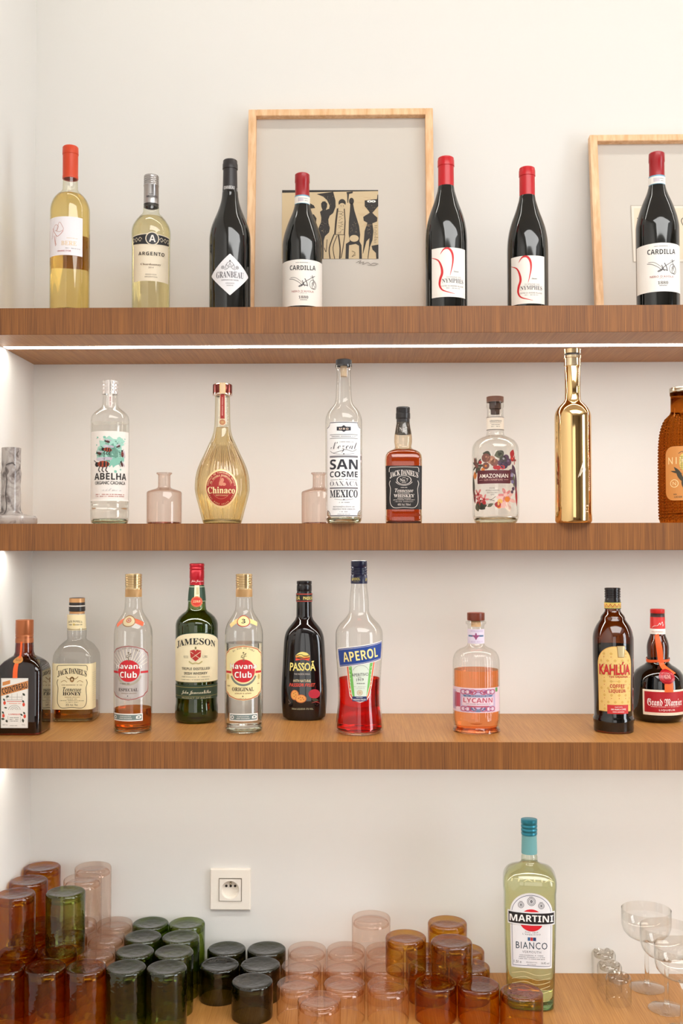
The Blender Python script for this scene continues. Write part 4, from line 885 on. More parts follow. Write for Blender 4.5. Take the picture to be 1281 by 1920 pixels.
b.label(1168, [[(x, y) for x, y in ()] and None or G([(-22, 1152.5), (22, 1152.5), (27, 1182), (-27, 1182)], YE)], [T("JACK DANIEL'S", 0, 1165, 28, 4.4, DK, arc=2, font=SER), small(-8, 1171.5, 8, 2, DK, 3), small(8, 1171.5, 14, 2, DK, 3), E(-1, 1171, 2, 2, P((206, 180, 100))), B(-26, 1179.6, 26, 1180.4, P((120, 96, 60)))], name='neck_label', r=17.4*b.k)
yl = 1287; sd = P((44, 34, 28), .5)
t = jd(1287.5, 86, YE, sd, True, -58, 62, 1.02, 2)
t[1] += [small(50, 1262+i*4, 18, 1.6, P((200, 190, 160)), i) for i in range(14)]
b.label(yl, *t, lift0=.0005)

# two Havana style bottles
def club(cx, label, sil):
    b = Bottle('rum_bottle', label, cx, Z3,
        [(1082, 14), (1119, 14.8), (1120, 15.3), (1134, 15.8), (1143, 16.6), (1150, 19.5), (1157, 24.2), (1164, 28.6), (1172, 32.2), (1180, 34.4), (1192, 35.4), (1230, 35.4), (1366, 35.2), (1374, 34.4), (1378, 33)], y_base=1378, group='round label rum bottles')
    g = b.body(CLR); b.puck(g, .010, (0.92, 0.94, 0.90))
    if sil: b.liquid(refr((0.82, 0.42, 0.14)), 1332, .002, .009)
    else: b.liquid(refr((0.985, 0.985, 0.965)), 1208, .002, .011)
    CG = P((206, 178, 132), .26, .75)
    b.cap([(1075.5, 14.4), (1077, 15.4)]+ridges(1078, 1101, 15.4, 5, d=.7)+[(1102, 15), (1104, 14.8), (1105, 15.3, 1), (1119.5, 15.5, 1)], [CG, P((182, 142, 92), .4, .3)], 'screw_cap')
    dx = -8.5 if sil else -1.0
    C1 = P((190, 180, 174), .4, .35) if sil else P((232, 216, 160), .55); ED = P((150, 60, 50), .4) if sil else P((176, 44, 30), .5); RD = P((196, 22, 34), .5)
    bandc = P((208, 90, 50), .4) if sil else P((226, 196, 130), .5)
    b.label(1165, [L([(dx-24, 1174), (dx-14, 1165), (dx, 1163), (dx+14, 1165), (dx+26, 1171)], 8.5, bandc)], [E(dx, 1164.5, 12.2, 10.5, P((150, 110, 70), .4, .3) if sil else ED)], [E(dx, 1164.5, 10.6, 9, P((206, 190, 150), .5) if sil else P((232, 214, 150), .5))],
        [E(dx, 1163, 5, 4.6, P((190, 110, 70), .5)), E(dx, 1163, 3.2, 2.8, C1, hole=.6)] if sil else [T('3', dx, 1164.5, 7, 8, BK, bold=.05)], name='shoulder_label', lift0=.0004)
    def outline(w_, y0, y1, m, d=0):
        e = 27-d; p = [(-w_, y0+17), (-w_+3, y0+13), (-w_+7, y0+11), (-w_+10, y0+7)]
        p = [(-w_+d, y0+20), (-w_+d+2, y0+14), (-w_+d+7, y0+11), (-w_+d+10, y0+7), (-14, y0+2+d*.3), (0, y0+d), (14, y0+2+d*.3), (w_-d-10, y0+7), (w_-d-7, y0+11), (w_-d-2, y0+14), (w_-d, y0+20)]
        bt = [(x, (y0+y1)-y) for x, y in p][::-1]
        return G([(dx+x, y) for x, y in p+bt], m)
    yl = 1262; R_ = b.R(yl)
    wl = 40
    rays = [L([(dx+18*math.cos(a), 1255-18*math.sin(a)), (dx+37*math.cos(a), 1250-37*math.sin(a)*.98)], 1.0, P((236, 226, 206), .4), smooth=0) for a in [math.radians(12+i*12) for i in range(14)]] if sil else []
    cy = 1258; r_ = 20.5 if sil else 21.5
    tiers = [[outline(wl, 1210, 1314, C1)], [outline(wl-.8, 1211, 1313, ED)], [outline(wl-2, 1212.4, 1311.6, C1)],
        rays+[B(dx-38, cy+1, dx-20, cy+5, RD), B(dx+20, cy+1, dx+38, cy+5, RD), E(dx, cy+1, r_+5, r_+6, P((110, 116, 104), .45) if not sil else P((170, 160, 140), .45), hole=.86, a0=200, a1=340), E(dx, cy, r_+1.6, r_+1.6, C1, hole=.9)],
        [E(dx, cy, r_, r_, RD, n=48)]+ringtext('EL RON DE CUBA', dx, 1262, 38, 47, -30, 30, 2.8, P((130, 112, 90)))+
        [L([(dx, 1241), (dx-1, 1234), (dx-4, 1230), (dx+2, 1227), (dx+5, 1225), (dx+1, 1232), (dx+2, 1240)], .9, P((110, 96, 66))), E(dx, 1224, 1.6, 1.6, P((110, 96, 66)), n=10), L([(dx-5, 1233), (dx+6, 1230)], .7, P((110, 96, 66)), smooth=0)]+
        ([T('ESPECIAL', dx-1, 1293.5, 37, 6, P((74, 58, 52)), font=SER), small(dx, 1300, 30, 1.8, P((150, 130, 110)), 4), E(dx-1, 1305, 1, 1, sd, n=8), small(dx-1, 1309, 14, 1.4, P((150, 130, 110)), 8), small(dx-7, 1282, 18, 3, P((90, 80, 74)), 8)] if sil else
         [T('ORIGINAL', dx-1, 1292.5, 41, 7.4, P((74, 48, 40)), font=SER, bold=.01), T('AÑEJO 3 AÑOS', dx-1, 1300, 31, 3.2, P((130, 80, 60)), font=SER), E(dx-1, 1305.6, 1.2, 1.2, sd, n=8), small(dx-1, 1309.5, 14, 1.4, P((150, 130, 110)), 8), E(dx-32, 1270, 2.8, 5.4, P((196, 168, 100))), E(dx+31, 1270, 2.8, 5, P((196, 168, 100))), small(dx-30, 1287, 8, 2.4, P((150, 110, 80)), 3), small(dx+30, 1283, 6, 2, P((150, 110, 80)), 3)]),
        [T('Havana', dx-.5, 1249.5, 51, 10, P((90, 20, 22)), bold=.085), T('Club', dx-.5, 1265, 32, 12.5, P((90, 20, 22)), bold=.085)],
        [T('Havana', dx-.5, 1249.5, 50, 9.6, P((246, 240, 232)), bold=.05), T('Club', dx-.5, 1265, 31, 12, P((246, 240, 232)), bold=.05)]]
    b.label(yl, *tiers, lift0=.0004, step=.00018)
    sx = -8 if sil else -.5; q0, q1 = b.A(sx-25.5, 1345), b.A(sx+25.5, 1345)
    GB = P((110, 124, 120), .6)
    b.label(1345, [B(q0, 1338.5, q1, 1352.5, PAPER)], [B(q0+2, 1340.5, q1-2, 1350.5, GB)], [E(q0+7, 1345.5, 3.4, 3.4, PAPER, hole=.6), T('GARANTIA', (q0+q1)/2-1, 1343.8, 22, 2.4, PAPER), small((q0+q1)/2-1, 1347.5, 24, 1.8, PAPER, 3), E(q1-8, 1345, 5, 3, PAPER, hole=.5), B(q1-13, 1347, q1-4, 1348, PAPER)], name='warranty_stamp')
    return b
club(251, 'rum bottle with silver label and a little amber rum left at the bottom', True)
club(458, 'clear rum bottle with pale yellow label and gold cap beside the green bottle', False)

# green whiskey bottle
b = Bottle('whiskey_bottle', 'big dark green whiskey bottle with red cap and cream arched label', 369.6, Z3,
    [(1062, 12.4), (1097, 12.8), (1100, 13.6), (1128, 16.2), (1142, 17.6), (1146, 20.5), (1150, 26.5), (1156, 33), (1163, 37.4), (1172, 39.4), (1190, 39.4), (1280, 38.9), (1316, 38.5), (1322, 39.5), (1330, 40), (1344, 39.6), (1353, 38), (1358.5, 35)], y_base=1358.5)
GRB = P((13, 20, 8), 0.05, 0, 0, .7)
g = b.body(thin_glass((0.50, 0.62, 0.30), refl=2.0)); b.liquid(refr((0.40, 0.46, 0.10)), 1146, .0025, .004)
RC = P((176, 22, 38), .3, .35)
b.cap([(1056, 13), (1057.5, 13.7)]+ridges(1058.5, 1070, 13.8, 2, d=.5)+[(1070.5, 13.6), (1084, 13.8), (1085, 13.3), (1097, 13.7)], [RC], 'screw_cap')
b.label(1090, [T('John Jameson', 1, 1090, 25, 5.4, P((240, 210, 206)), font=SCR, slant=.2)], name='cap_print', r=14.1*b.k)
DG = P((30, 62, 44), .5); CRM2 = P((234, 222, 186), .6)
b.label(1112, [G([(-21, 1097.5), (21, 1097.5), (25, 1128.5), (-25, 1128.5)], DG)], [B(-23, 1100, 23, 1101, P((190, 200, 170))), B(-25, 1127, 25, 1127.8, P((190, 200, 170))), B(-4.5, 1097.6, 4.8, 1120, CRM2), E(-.3, 1128, 10, 10, P((206, 120, 60), .5))],
    [E(-.3, 1128, 9, 9, P((200, 50, 34), .5)), small(.2, 1108, 3, 14, P((190, 180, 140)), 5)], [T('JJ&S', -.3, 1127.5, 12, 5, P((238, 180, 140)), bold=.04, font=SER), E(-.3, 1128, 8, 8, P((230, 150, 110)), hole=.95)], name='neck_label', lift0=.0009)
yl = 1240; x1 = b.A(38.6, yl); INKJ = P((26, 26, 26), .5)
def archl(w_, y0, y1, m, d=0.0, n_=16):
    return G([(-w_, y1)]+[(-w_+2*w_*i/n_, y0+16*(abs(2*i/n_-1)**2.4)) for i in range(n_+1)]+[(w_, y1)], m)
b.label(yl, [archl(x1, 1186, 1280, DG)], [archl(x1, 1187.6, 1280, CRM2)], [archl(x1-1, 1189.2, 1191, P((150, 160, 120))) if False else B(-x1, 1279, x1, 1280, P((120, 110, 60)))],
    [T('JAMESON', -2, 1203, 82, 13.5, INKJ, font=SER, arc=8, bold=.01), G([(-12, 1220), (-4, 1218), (-2, 1221), (0, 1218), (8, 1220), (7, 1232), (-2, 1240), (-11, 1232)], P((176, 40, 34), .5)), L([(-11, 1222), (7, 1236)], 1, CRM2, smooth=0), L([(7, 1222), (-11, 1236)], 1, CRM2, smooth=0), L([(-14, 1240), (-8, 1244), (-2, 1243), (4, 1244), (10, 1240)], 2.4, P((190, 176, 120))),
     E(-2, 1215, 1.6, 2.6, P((120, 110, 70))), T('ESTD', -20, 1231, 9, 2.6, P((110, 104, 84))), T('1780', 15, 1231, 9, 2.6, P((110, 104, 84))), B(-24.5, 1233.2, -15, 1233.7, P((110, 104, 84))), B(10, 1233.2, 20, 1233.7, P((110, 104, 84))),
     T('TRIPLE DISTILLED', -2, 1254, 54, 4.8, P((70, 68, 60)), bold=.03), T('IRISH WHISKEY', -2, 1262.6, 44, 4.8, P((70, 68, 60)), bold=.03), small(-2, 1269.4, 54, 1.9, P((140, 136, 110)), 3), small(-2, 1274.6, 56, 1.9, P((140, 136, 110)), 6)])
x1 = b.A(38.2, 1297)
b.label(1297, [B(-x1, 1285, x1, 1311.5, P((38, 60, 42), .5))], [B(-x1, 1288.5, x1, 1289.4, P((150, 140, 80))), B(-x1, 1305.5, x1, 1306.2, P((150, 140, 80))), T('John Jameson&Son', -1, 1299, 58, 9, P((226, 218, 190)), font=SCR, slant=.1), T('PRODUCT OF IRELAND', 0, 1309, 58, 2.8, P((196, 184, 140)))], name='lower_label')

# black passion fruit liqueur
PB = P((14, 8, 10), .05, 0, 0, .7)
b = Bottle('liqueur_bottle', 'glossy black flat-sided liqueur bottle printed with passion fruits', 570.6, Z3,
    [(1096, 12.8), (1129, 14.3), (1140, 14.5), (1156, 14.9), (1162, 17.2), (1169, 23), (1176, 28.8), (1184, 33.6), (1193, 36.4), (1204, 37.8), (1246, 40), (1275, 41.8), (1294, 42.6), (1310, 42.4), (1330, 41), (1342, 39.4), (1348, 37.4), (1352.5, 34)], y_base=1352.5, n=2.8, bratio=.68, ns=96)
b.body(PB)
b.cap([(1089, 13.4), (1090, 14), (1095, 14.1), (1096, 13.4), (1099, 14), (1108, 14.2), (1109, 13.5), (1112, 14)], [P((22, 18, 20), .25)], 'screw_cap')
YL = P((226, 210, 120), .5); ORr = P((216, 70, 50), .5)
b.label(1122, [B(-22, 1112.6, 22, 1129, P((24, 18, 18), .4))], [B(-22, 1113.4, 22, 1114.6, ORr), B(-22, 1127, 22, 1128, ORr), T('PASSOÃ', 10, 1121, 22, 7.6, YL, bold=.04), T('PASSOÃ', -18.5, 1121, 22, 7.6, YL, bold=.04)], name='neck_label', r=14.9*b.k)
xo = -1.5
b.label(1270, [G([(xo+13.8*math.cos(t), 1232.5-10*math.sin(t)) for t in [PI*i/14 for i in range(15)]], YL), G([(xo-14, 1228), (xo, 1231.5), (xo+14, 1228.5), (xo+14, 1234), (xo, 1234.5), (xo-14, 1233)], P((226, 150, 60), .5)), G([(xo-14, 1234), (xo-4, 1236), (xo+6, 1233), (xo+14, 1234), (xo+12, 1239), (xo, 1236.5), (xo-13.6, 1239)], ORr)],
    [L([(xo-13, 1229.8), (xo-4, 1227), (xo+4, 1230), (xo+13, 1228.6)], 1, BK), L([(xo-13.5, 1234), (xo-4, 1232.6), (xo+4, 1235), (xo+14, 1232.6)], 1, BK),
     T('PASSOÃ', xo, 1248.5, 49, 19, YL, bold=.045, sp=.95), T('THE PASSION DRINK', xo-1, 1264, 30, 3, P((200, 190, 180))), T('WITH NATURAL', xo-1, 1276.5, 33, 5, P((214, 200, 160)), slant=.25, bold=.02), T('PASSION FRUIT', xo-1, 1284.3, 46, 6.4, ORr, slant=.25, bold=.03),
     E(xo+21, 1301, 10.5, 8.6, P((176, 30, 50), .5)), E(xo-14, 1303, 7.4, 9.6, P((196, 110, 60), .5)), leaf(xo+22, 1312, 14, 6, .2, P((50, 60, 40))), L([(xo-26, 1312), (xo-22, 1318), (xo-26, 1320)], 1, P((110, 90, 80))), L([(xo+16, 1318), (xo+24, 1316), (xo+31, 1319)], 1.4, P((150, 60, 50)), w1=.3), T('700ml LIQUEUR 17% VOL.', xo, 1329.5, 40, 4, P((190, 186, 150)))],
    [E(xo-14, 1303, 5.8, 8, P((222, 160, 80), .5)), E(xo-3, 1310, 10, 7.8, P((200, 110, 60), .5))], [E(xo-3, 1310, 8.6, 6.4, P((226, 160, 84), .5))]+[E(xo-14+dx_, 1303+dy_, 1.2, 1.2, P((180, 110, 50)), n=8) for dx_, dy_ in ((-2, -3), (2, 0), (-1, 3), (1, -5))], [E(xo-3+dx_, 1310+dy_, 1.3, 1.2, P((184, 104, 50)), n=8) for dx_, dy_ in ((-4, -1), (0, 2), (3, -2), (5, 1), (-1, -3))], name='printed_label')

# red aperitif
b = Bottle('liqueur_bottle', 'curvy clear bottle half full of bright red aperitif, blue slanted label', 673.3, Z3,
    [(1060, 14), (1095, 14.4), (1098, 14.6), (1112, 16.4), (1126, 17.8), (1145, 18.5), (1150, 19.6), (1156, 23.6), (1162, 29), (1168, 35.2), (1174, 39.6), (1181, 42.8), (1190, 44), (1208, 44), (1225, 43.2), (1243, 41.9), (1272, 40.2), (1300, 39.2), (1318, 39.6), (1342, 42.4), (1356, 43.8), (1366, 44.4), (1374, 43.4), (1381, 39)], y_base=1381)
g = b.body(CLR); b.puck(g, .006, (0.96, 0.9, 0.86)); b.liquid(refr((0.88, 0.045, 0.012)), 1276, .0024, .007)
NVY = P((26, 30, 66), .3)
b.cap([(1051, 14.2), (1052, 15), (1062, 15.2), (1063, 14.4)]+ridges(1064, 1078, 15.1, 3, d=.8)+[(1079, 14.8), (1080, 15.3), (1094.6, 15.6)], [NVY], 'screw_cap')
b.label(1087, [T('APEROL', -7, 1086, 18, 5.4, P((220, 206, 120)), bold=.04, rot=4), T('AP', 15.5, 1087, 5, 5.4, P((220, 206, 120)), bold=.04), small(-5, 1091, 12, 1.4, P((160, 150, 120)), 3)], name='cap_print', r=15.9*b.k)
BLU = P((22, 62, 140), .5); yl = 1230; f_ = lambda x, y: (b.A(x-673.3, yl), y)
OR2 = P((222, 96, 44), .5); LGN = P((112, 182, 84), .5)
def cup(dx, dy, m):
    p = [(-25+dx, 1240), (-21.5+dx, 1285), (-18.5+dx, 1306-dy), (-12+dx*.4, 1314-dy), (2, 1317.4-dy), (14-dx*.4, 1314-dy), (20-dx, 1306-dy), (25-dx, 1285), (30.5-dx, 1240)]
    return G(p, m)
b.label(1275, [cup(0, 0, PAPER)], [cup(1.2, 1.4, OR2)], [cup(4.2, 2.4, PAPER)], [cup(5.2, 3.2, LGN)], [G([(-14, 1243), (-9, 1300), (-8, 1313), (12, 1313), (14, 1300), (19, 1243)], P((214, 222, 206), .5))],
    [E(3, 1262, 15, 15, P((150, 150, 140)), hole=.95, a0=20, a1=160), T('APERITIVO', 1.5, 1265, 30, 6, P((60, 56, 60)), rot=3, bold=.01), T('DAL', 1, 1270, 7, 2.4, P((90, 86, 90))), T('1919', 1.5, 1274.5, 13, 5.4, P((60, 56, 60)), rot=3, bold=.02), small(2, 1281.5, 18, 2.2, P((80, 76, 76)), 4), small(1, 1287.5, 22, 1.2, P((150, 150, 140)), 5), small(1, 1290.5, 18, 1.2, P((150, 150, 140)), 7), E(1, 1299, 5.4, 5.4, P((196, 176, 140)), hole=.7), E(1, 1299, 3, 3, P((196, 176, 140))),
     B(-13, 1306, 14, 1315, P((26, 40, 90))), B(-11, 1244, -10, 1246, LGN)]+[L([(-18, 1250+i*7), (-15.5, 1252+i*7)], 1, P((210, 232, 190)), smooth=0) for i in range(8)]+[L([(23, 1250+i*7), (20.5, 1252+i*7)], 1, P((210, 232, 190)), smooth=0) for i in range(8)],
    [T('PADOVA ITALIA', .5, 1312, 23, 3, PAPER, bold=.03), small(.5, 1308, 12, 1.2, PAPER, 3)], lift0=.0004, step=.00014)
b.label(yl, [G([f_(635.3, 1217), f_(713, 1203), f_(712.5, 1239), f_(637.2, 1254)], PAPER)], [G([f_(636, 1219), f_(712.6, 1204.6), f_(711.8, 1237.6), f_(637.8, 1252.2)], BLU)], [L([f_(637, 1220.6), f_(674, 1214), f_(711.6, 1206.6)], .5, PAPER), L([f_(638, 1250), f_(674, 1243.6), f_(711.2, 1236)], .5, PAPER), T('APEROL', 3, 1228.5, 68, 18.5, P((60, 50, 40)), rot=8.5, bold=.07)], [T('APEROL', 2.4, 1228.5, 68, 18.5, P((240, 222, 150)), rot=8.5, bold=.035)], name='slanted_label', lift0=.0014)

# pink gin, fluted
b = Bottle('gin_bottle', 'fluted glass bottle half full of peach pink gin with dark wooden stopper', 891.7, Z3,
    [(1164, 16.4), (1165, 19), (1169, 19), (1171, 16), (1175, 15), (1205, 15.1), (1210, 17), (1213.5, 22), (1216.5, 30), (1221, 36.6), (1228, 41), (1237, 43.2), (1246, 43.6), (1350, 43.6), (1355, 42.4), (1359, 41), (1363, 42.6), (1369, 44.6), (1373, 43.4), (1378, 38)], y_base=1378, ns=96)
fl = (60, b.zf(1352), b.zf(1232), .012)
g = b.body(CLR, flute=fl); b.puck(g, .008, (0.98, 0.74, 0.55)); b.liquid(refr((1.0, 0.60, 0.36)), 1260, .0026, .010)
b.cap([(1149, 15.8), (1150, 16.4), (1163, 16.4), (1164, 16)], [P((112, 50, 30), .35)], 'stopper')
lathe('cork', [(0, b.zf(1165)), (9*b.k, b.zf(1165)), (9*b.k, b.zf(1176)), (0, b.zf(1176))], P((214, 176, 130), .8), b.root, 24)
PK = P((224, 196, 204), .55); PU = P((146, 70, 110), .5); BL = P((80, 110, 140), .5); LV = P((190, 170, 196), .5); RDp = P((182, 78, 96), .5)
b.label(1194, [B(-22, 1180, 22, 1207, P((214, 202, 216), .5))], [small(0, 1183.5, 28, 3.4, LV, 4), B(-16, 1191, -6, 1194, BL), B(6, 1191, 16, 1194, BL), G([(-9, 1191), (9, 1191), (3, 1195), (0, 1200.5), (-3, 1195)], PU), E(0, 1190, 1.6, 3.2, PU), small(0, 1203.5, 28, 3.4, LV, 8)], name='neck_label', r=15.5*b.k)
yl = 1314; x1 = b.A(42.6, yl)
b.label(yl, [B(-x1, 1290.5, x1, 1337, PK)],
    [B(-32, 1293, 39, 1335.5, LV)]+[B(-60+0, 1296, -44, 1333, LV)]+[small(-42-q_*6, 1314, 1.2, 30, RDp, q_) for q_ in (0, 1)]+[B(40, 1291, 47, 1299, P((96, 150, 84), .5))],
    [E(3.5+sx*q_, 1314+sy*16, 7, 5, m, hole=.72) for q_, m in ((28, RDp), (20, PU), (10, RDp)) for sx in (-1, 1) for sy in (-1, 1)]+[E(3.5+sx*q_, 1314+sy*16, 3, 2.4, m) for q_, m in ((28, PK), (20, PK), (12, PU)) for sx in (-1, 1) for sy in (-1, 1)]+
    [E(3.5, 1302, 12, 8, RDp, hole=.8, a0=0, a1=180), E(3.5, 1302, 7, 5, PU, hole=.7, a0=0, a1=180), E(3.5, 1326, 14, 9, BL, hole=.78, a0=180, a1=360), E(3.5, 1327, 8, 5.4, BL, hole=.6, a0=180, a1=360), G([(-26, 1303.5), (33, 1303.5), (30, 1307), (-23, 1307)], BL)],
    [B(-27, 1308, 34, 1323.5, PK, 1.5), B(-17, 1324, 24, 1326, RDp)], [T('LYCANN', 3.5, 1313.4, 56, 9, RDp, bold=.04), T('GIN ROSE BIOLOGIQUE', 3.5, 1320.6, 46, 2.2, P((110, 90, 110)), bold=.02), small(3, 1305.2, 44, 1.4, PK, 5)], step=.00016)

# coffee liqueur
b = Bottle('liqueur_bottle', 'dark brown coffee liqueur bottle with tan label and zigzag neck band', 1147.7, Z3,
    [(1110, 13), (1141, 14.2), (1146, 14.6), (1150, 17.5), (1154, 21), (1157, 22.5), (1161, 22.9), (1164, 25), (1171, 29.8), (1179, 33.6), (1188, 36.4), (1198, 37.5), (1230, 37.4), (1338, 35.6), (1341, 36), (1345, 37.8), (1351, 37.6), (1355, 36.6), (1362, 37), (1369, 36.4), (1377, 33)], y_base=1377)
b.body(thin_glass((0.46, 0.22, 0.075), refl=2.0)); b.liquid(refr((0.03, 0.012, 0.008)), 1212, .0026, .003)
b.cap([(1102, 14), (1103, 14.6)]+ridges(1104, 1122, 14.7, 4, d=.9)+[(1123, 13.8), (1126, 14.6), (1129, 14.4)], [P((30, 24, 24), .22)], 'screw_cap')
TN = P((222, 186, 112), .55); KR = P((176, 30, 30), .5)
b.label(1135, [B(-24, 1129, 24, 1142, P((222, 190, 90), .5))], [L([(-24+i*4, 1133 if i % 2 else 1138.5) for i in range(13)], 1.8, KR, smooth=0), L([(-24+i*4, 1137 if i % 2 else 1142) for i in range(13)], .8, P((70, 80, 50)), smooth=0), B(-24, 1129, 24, 1130.2, P((70, 80, 50))), B(-24, 1140.8, 24, 1142, P((60, 60, 40)))], name='neck_label', r=15.1*b.k)
yl = 1270; kx = 3.5
arc_ = [(kx+34*math.cos(t), 1246-34*math.sin(t)) for t in [PI*i/20 for i in range(21)]]
dia = [G([(kx+x, y-3), (kx+x+3, y), (kx+x, y+3), (kx+x-3, y)], P((206, 164, 84), .5)) for i, y in enumerate(range(1226, 1336, 13)) for x in ((-26, -13, 0, 13, 26) if i % 2 else (-20, -7, 7, 20)) if math.hypot(x, max(0, 1246-y)) < 29]
dia2 = [E(kx+x, y, .9, .9, P((190, 90, 60), .5), n=6) for i, y in enumerate(range(1232, 1336, 13)) for x in (-30, -20, -7, 7, 20, 29) if math.hypot(x, max(0, 1246-y)) < 30]
b.label(yl, [G(arc_+[(kx-34, 1335), (kx+34, 1335)], P((214, 160, 80), .5))], [G([(kx+(x-kx)*.965, y+1.2 if y < 1246 else y) for x, y in arc_]+[(kx-32.8, 1334), (kx+32.8, 1334)], TN)], dia+dia2+[G([(kx+3, 1211), (kx+19, 1211), (kx+17, 1233), (kx+5, 1233)], P((150, 110, 60), .4))],
    [G([(kx+4.2, 1212), (kx+17.8, 1212), (kx+16, 1232), (kx+6, 1232)], P((206, 186, 140), .3, .3)), T('KAHLÚA', kx, 1253.5, 60, 25, P((120, 20, 20)), bold=.075, sp=.95), T('THE ORIGINAL', kx+7, 1269, 36, 3.6, KR, bold=.04), T('COFFEE', kx+4, 1286.5, 27, 7, KR, bold=.05), T('LIQUEUR', kx+4, 1296.5, 31, 7.4, KR, bold=.05), small(kx-3, 1277.6, 16, 1.2, P((190, 150, 90)), 4), B(kx-15, 1322, kx+26, 1339, P((190, 40, 40), .5))],
    [T('KAHLÚA', kx, 1253.5, 59, 24, P((196, 30, 30)), bold=.04, sp=.95), T('MADE WITH', kx+6, 1326, 14, 2, PAPER), T('100% ARABICA COFFEE', kx+6, 1330.4, 28, 3, PAPER, bold=.02), small(kx+6, 1335.2, 22, 1.8, PAPER, 3)])

# round orange liqueur with ribbon
b = Bottle('liqueur_bottle', 'round bellied brown liqueur bottle with red ribbon and wax seal', 1231.5, Z3,
    [(1150, 12), (1188, 13.6), (1191, 14.2), (1197, 16.6), (1205, 19.2), (1214, 20.4), (1224, 20.2), (1234, 19.4), (1242, 20.6), (1246, 25), (1250, 32), (1256, 40), (1263, 44.6), (1272, 47.2), (1286, 48.4), (1322, 48.2), (1338, 46.6), (1350, 43.6), (1358, 38)], y_base=1358)
b.body(thin_glass((0.42, 0.17, 0.05), refl=2.0)); b.liquid(refr((0.045, 0.012, 0.006)), 1236, .0026, .003)
GR_ = P((206, 34, 30), .4)
b.cap([(1142, 12.6), (1143, 13.2), (1150, 13.3), (1150.4, 13.0, 1), (1157, 13.2, 1), (1157.4, 13.4), (1179, 13.8), (1179.3, 14, 2), (1189.5, 14.3, 2)], [GR_, P((60, 34, 30), .4), PAPER], 'cap')
b.label(1170, [L([(-11, 1177), (-6, 1174), (0, 1173), (4, 1168), (5, 1172), (9, 1166), (10, 1174), (12, 1170)], .9, PAPER), small(0, 1184.5, 24, 1.6, P((190, 120, 110)), 3)], name='cap_print', r=14.4*b.k)
b.label(1215, [L([(-2.5, 1190), (1, 1205), (3.5, 1222), (5, 1241)], 10.5, RIB, smooth=5), L([(5, 1238), (8, 1250), (13, 1262)], 9, RIB)], name='ribbon', lift0=.001)
b.label(1240, [L([(-44, 1235.5), (-20, 1239.5), (0, 1239), (20, 1240), (44, 1235.5)], 3.2, RIB), L([(-44, 1240.5), (-20, 1242), (0, 1240), (20, 1238), (44, 1240.5)], 3, RIB)], name='ribbon_tie', r=21.2*b.k)
b.label(1285, [B(11, 1276, 27, 1298, RIB)], [blob(17, 1269, 15.5, 13.5, P((150, 14, 26), .25), 3, j=.06)], [E(17, 1269, 11.5, 10, P((190, 30, 40), .25), hole=.86)], [T('GM', 17, 1269, 11, 7, P((230, 150, 140), .4), font=SER)], name='wax_seal', lift0=.0016, step=.0008)
yl = 1318; x0, x1 = b.A(-27.5, yl), b.A(47.8, yl)
b.label(yl, [B(x0, 1294, x1, 1342, P((238, 222, 200), .55))], [B(x0+3.6, 1297.6, x1-3, 1336.5, P((168, 14, 28), .5))],
    [T('Grand Marnier', 14, 1317, 68, 14, P((240, 226, 220)), font=FRK), small(14, 1325.6, 58, 1.6, P((236, 190, 180)), 4), T('LIQUEUR', 16, 1332, 30, 3.8, P((240, 226, 220)), bold=.02, sp=1.2), small((x0+x1)/2, 1339.5, 60, .8, P((200, 180, 150)), 4)])

# ================================================================== worktop
# big vermouth bottle
b = Bottle('vermouth_bottle', 'large pale vermouth bottle with teal cap standing on the worktop', 988.7, Z4,
    [(1546, 13), (1602, 13.8), (1604, 14.6), (1614, 15.2), (1618, 19), (1622, 28), (1627, 38.4), (1632, 43.4), (1638, 47), (1646, 49), (1656, 49.2), (1670, 47.8), (1685, 47.8), (1885, 48), (1893, 46.4), (1899, 43)], y_base=1899, n=4.2, bratio=.92, ns=96)
g = b.body(thin_glass((0.93, 0.95, 0.90), refl=1.9)); b.puck(g, .016, (0.70, 0.86, 0.72)); b.liquid(refr((0.95, 0.94, 0.75)), 1624, .003, .017)
TE = P((44, 124, 142), .3, .5); TE2 = P((104, 158, 160), .5)
b.cap([(1538, 14), (1540, 15.1)]+ridges(1543, 1564, 15.1, 3, d=.7)+[(1565, 15), (1568, 14.6), (1568.5, 13.8, 1), (1603.5, 14.6, 1)], [TE, TE2], 'screw_cap')
b.label(1630, [T('ITALIA', 2, 1644, 36, 5, P((190, 184, 136), .3), arc=1)], name='embossing', lift0=.0003)
yl = 1745; b.root.rotation_euler = (0, 0, math.radians(-7)); dx = 1.5; w_ = 38.5; SL = P((90, 96, 124), .5); WL = P((226, 226, 228), .55)
def archp(w, y0, y1, m): return G([(dx+w*math.cos(t), y0+w*.98-w*.98*math.sin(t)) for t in [PI*i/24 for i in range(25)]]+[(dx-w, y1), (dx+w, y1)], m)
med = lambda x, y, r_: [E(dx+x, y, r_, r_*1.1, P((120, 120, 124)), hole=.86), E(dx+x, y, r_*.72, r_*.8, P((130, 130, 134)), hole=.8), E(dx+x, y, r_*.35, r_*.45, P((120, 120, 124)), n=10), small(dx+x, y-r_*1.2, r_, 1.5, P((130, 130, 134)), 3)]
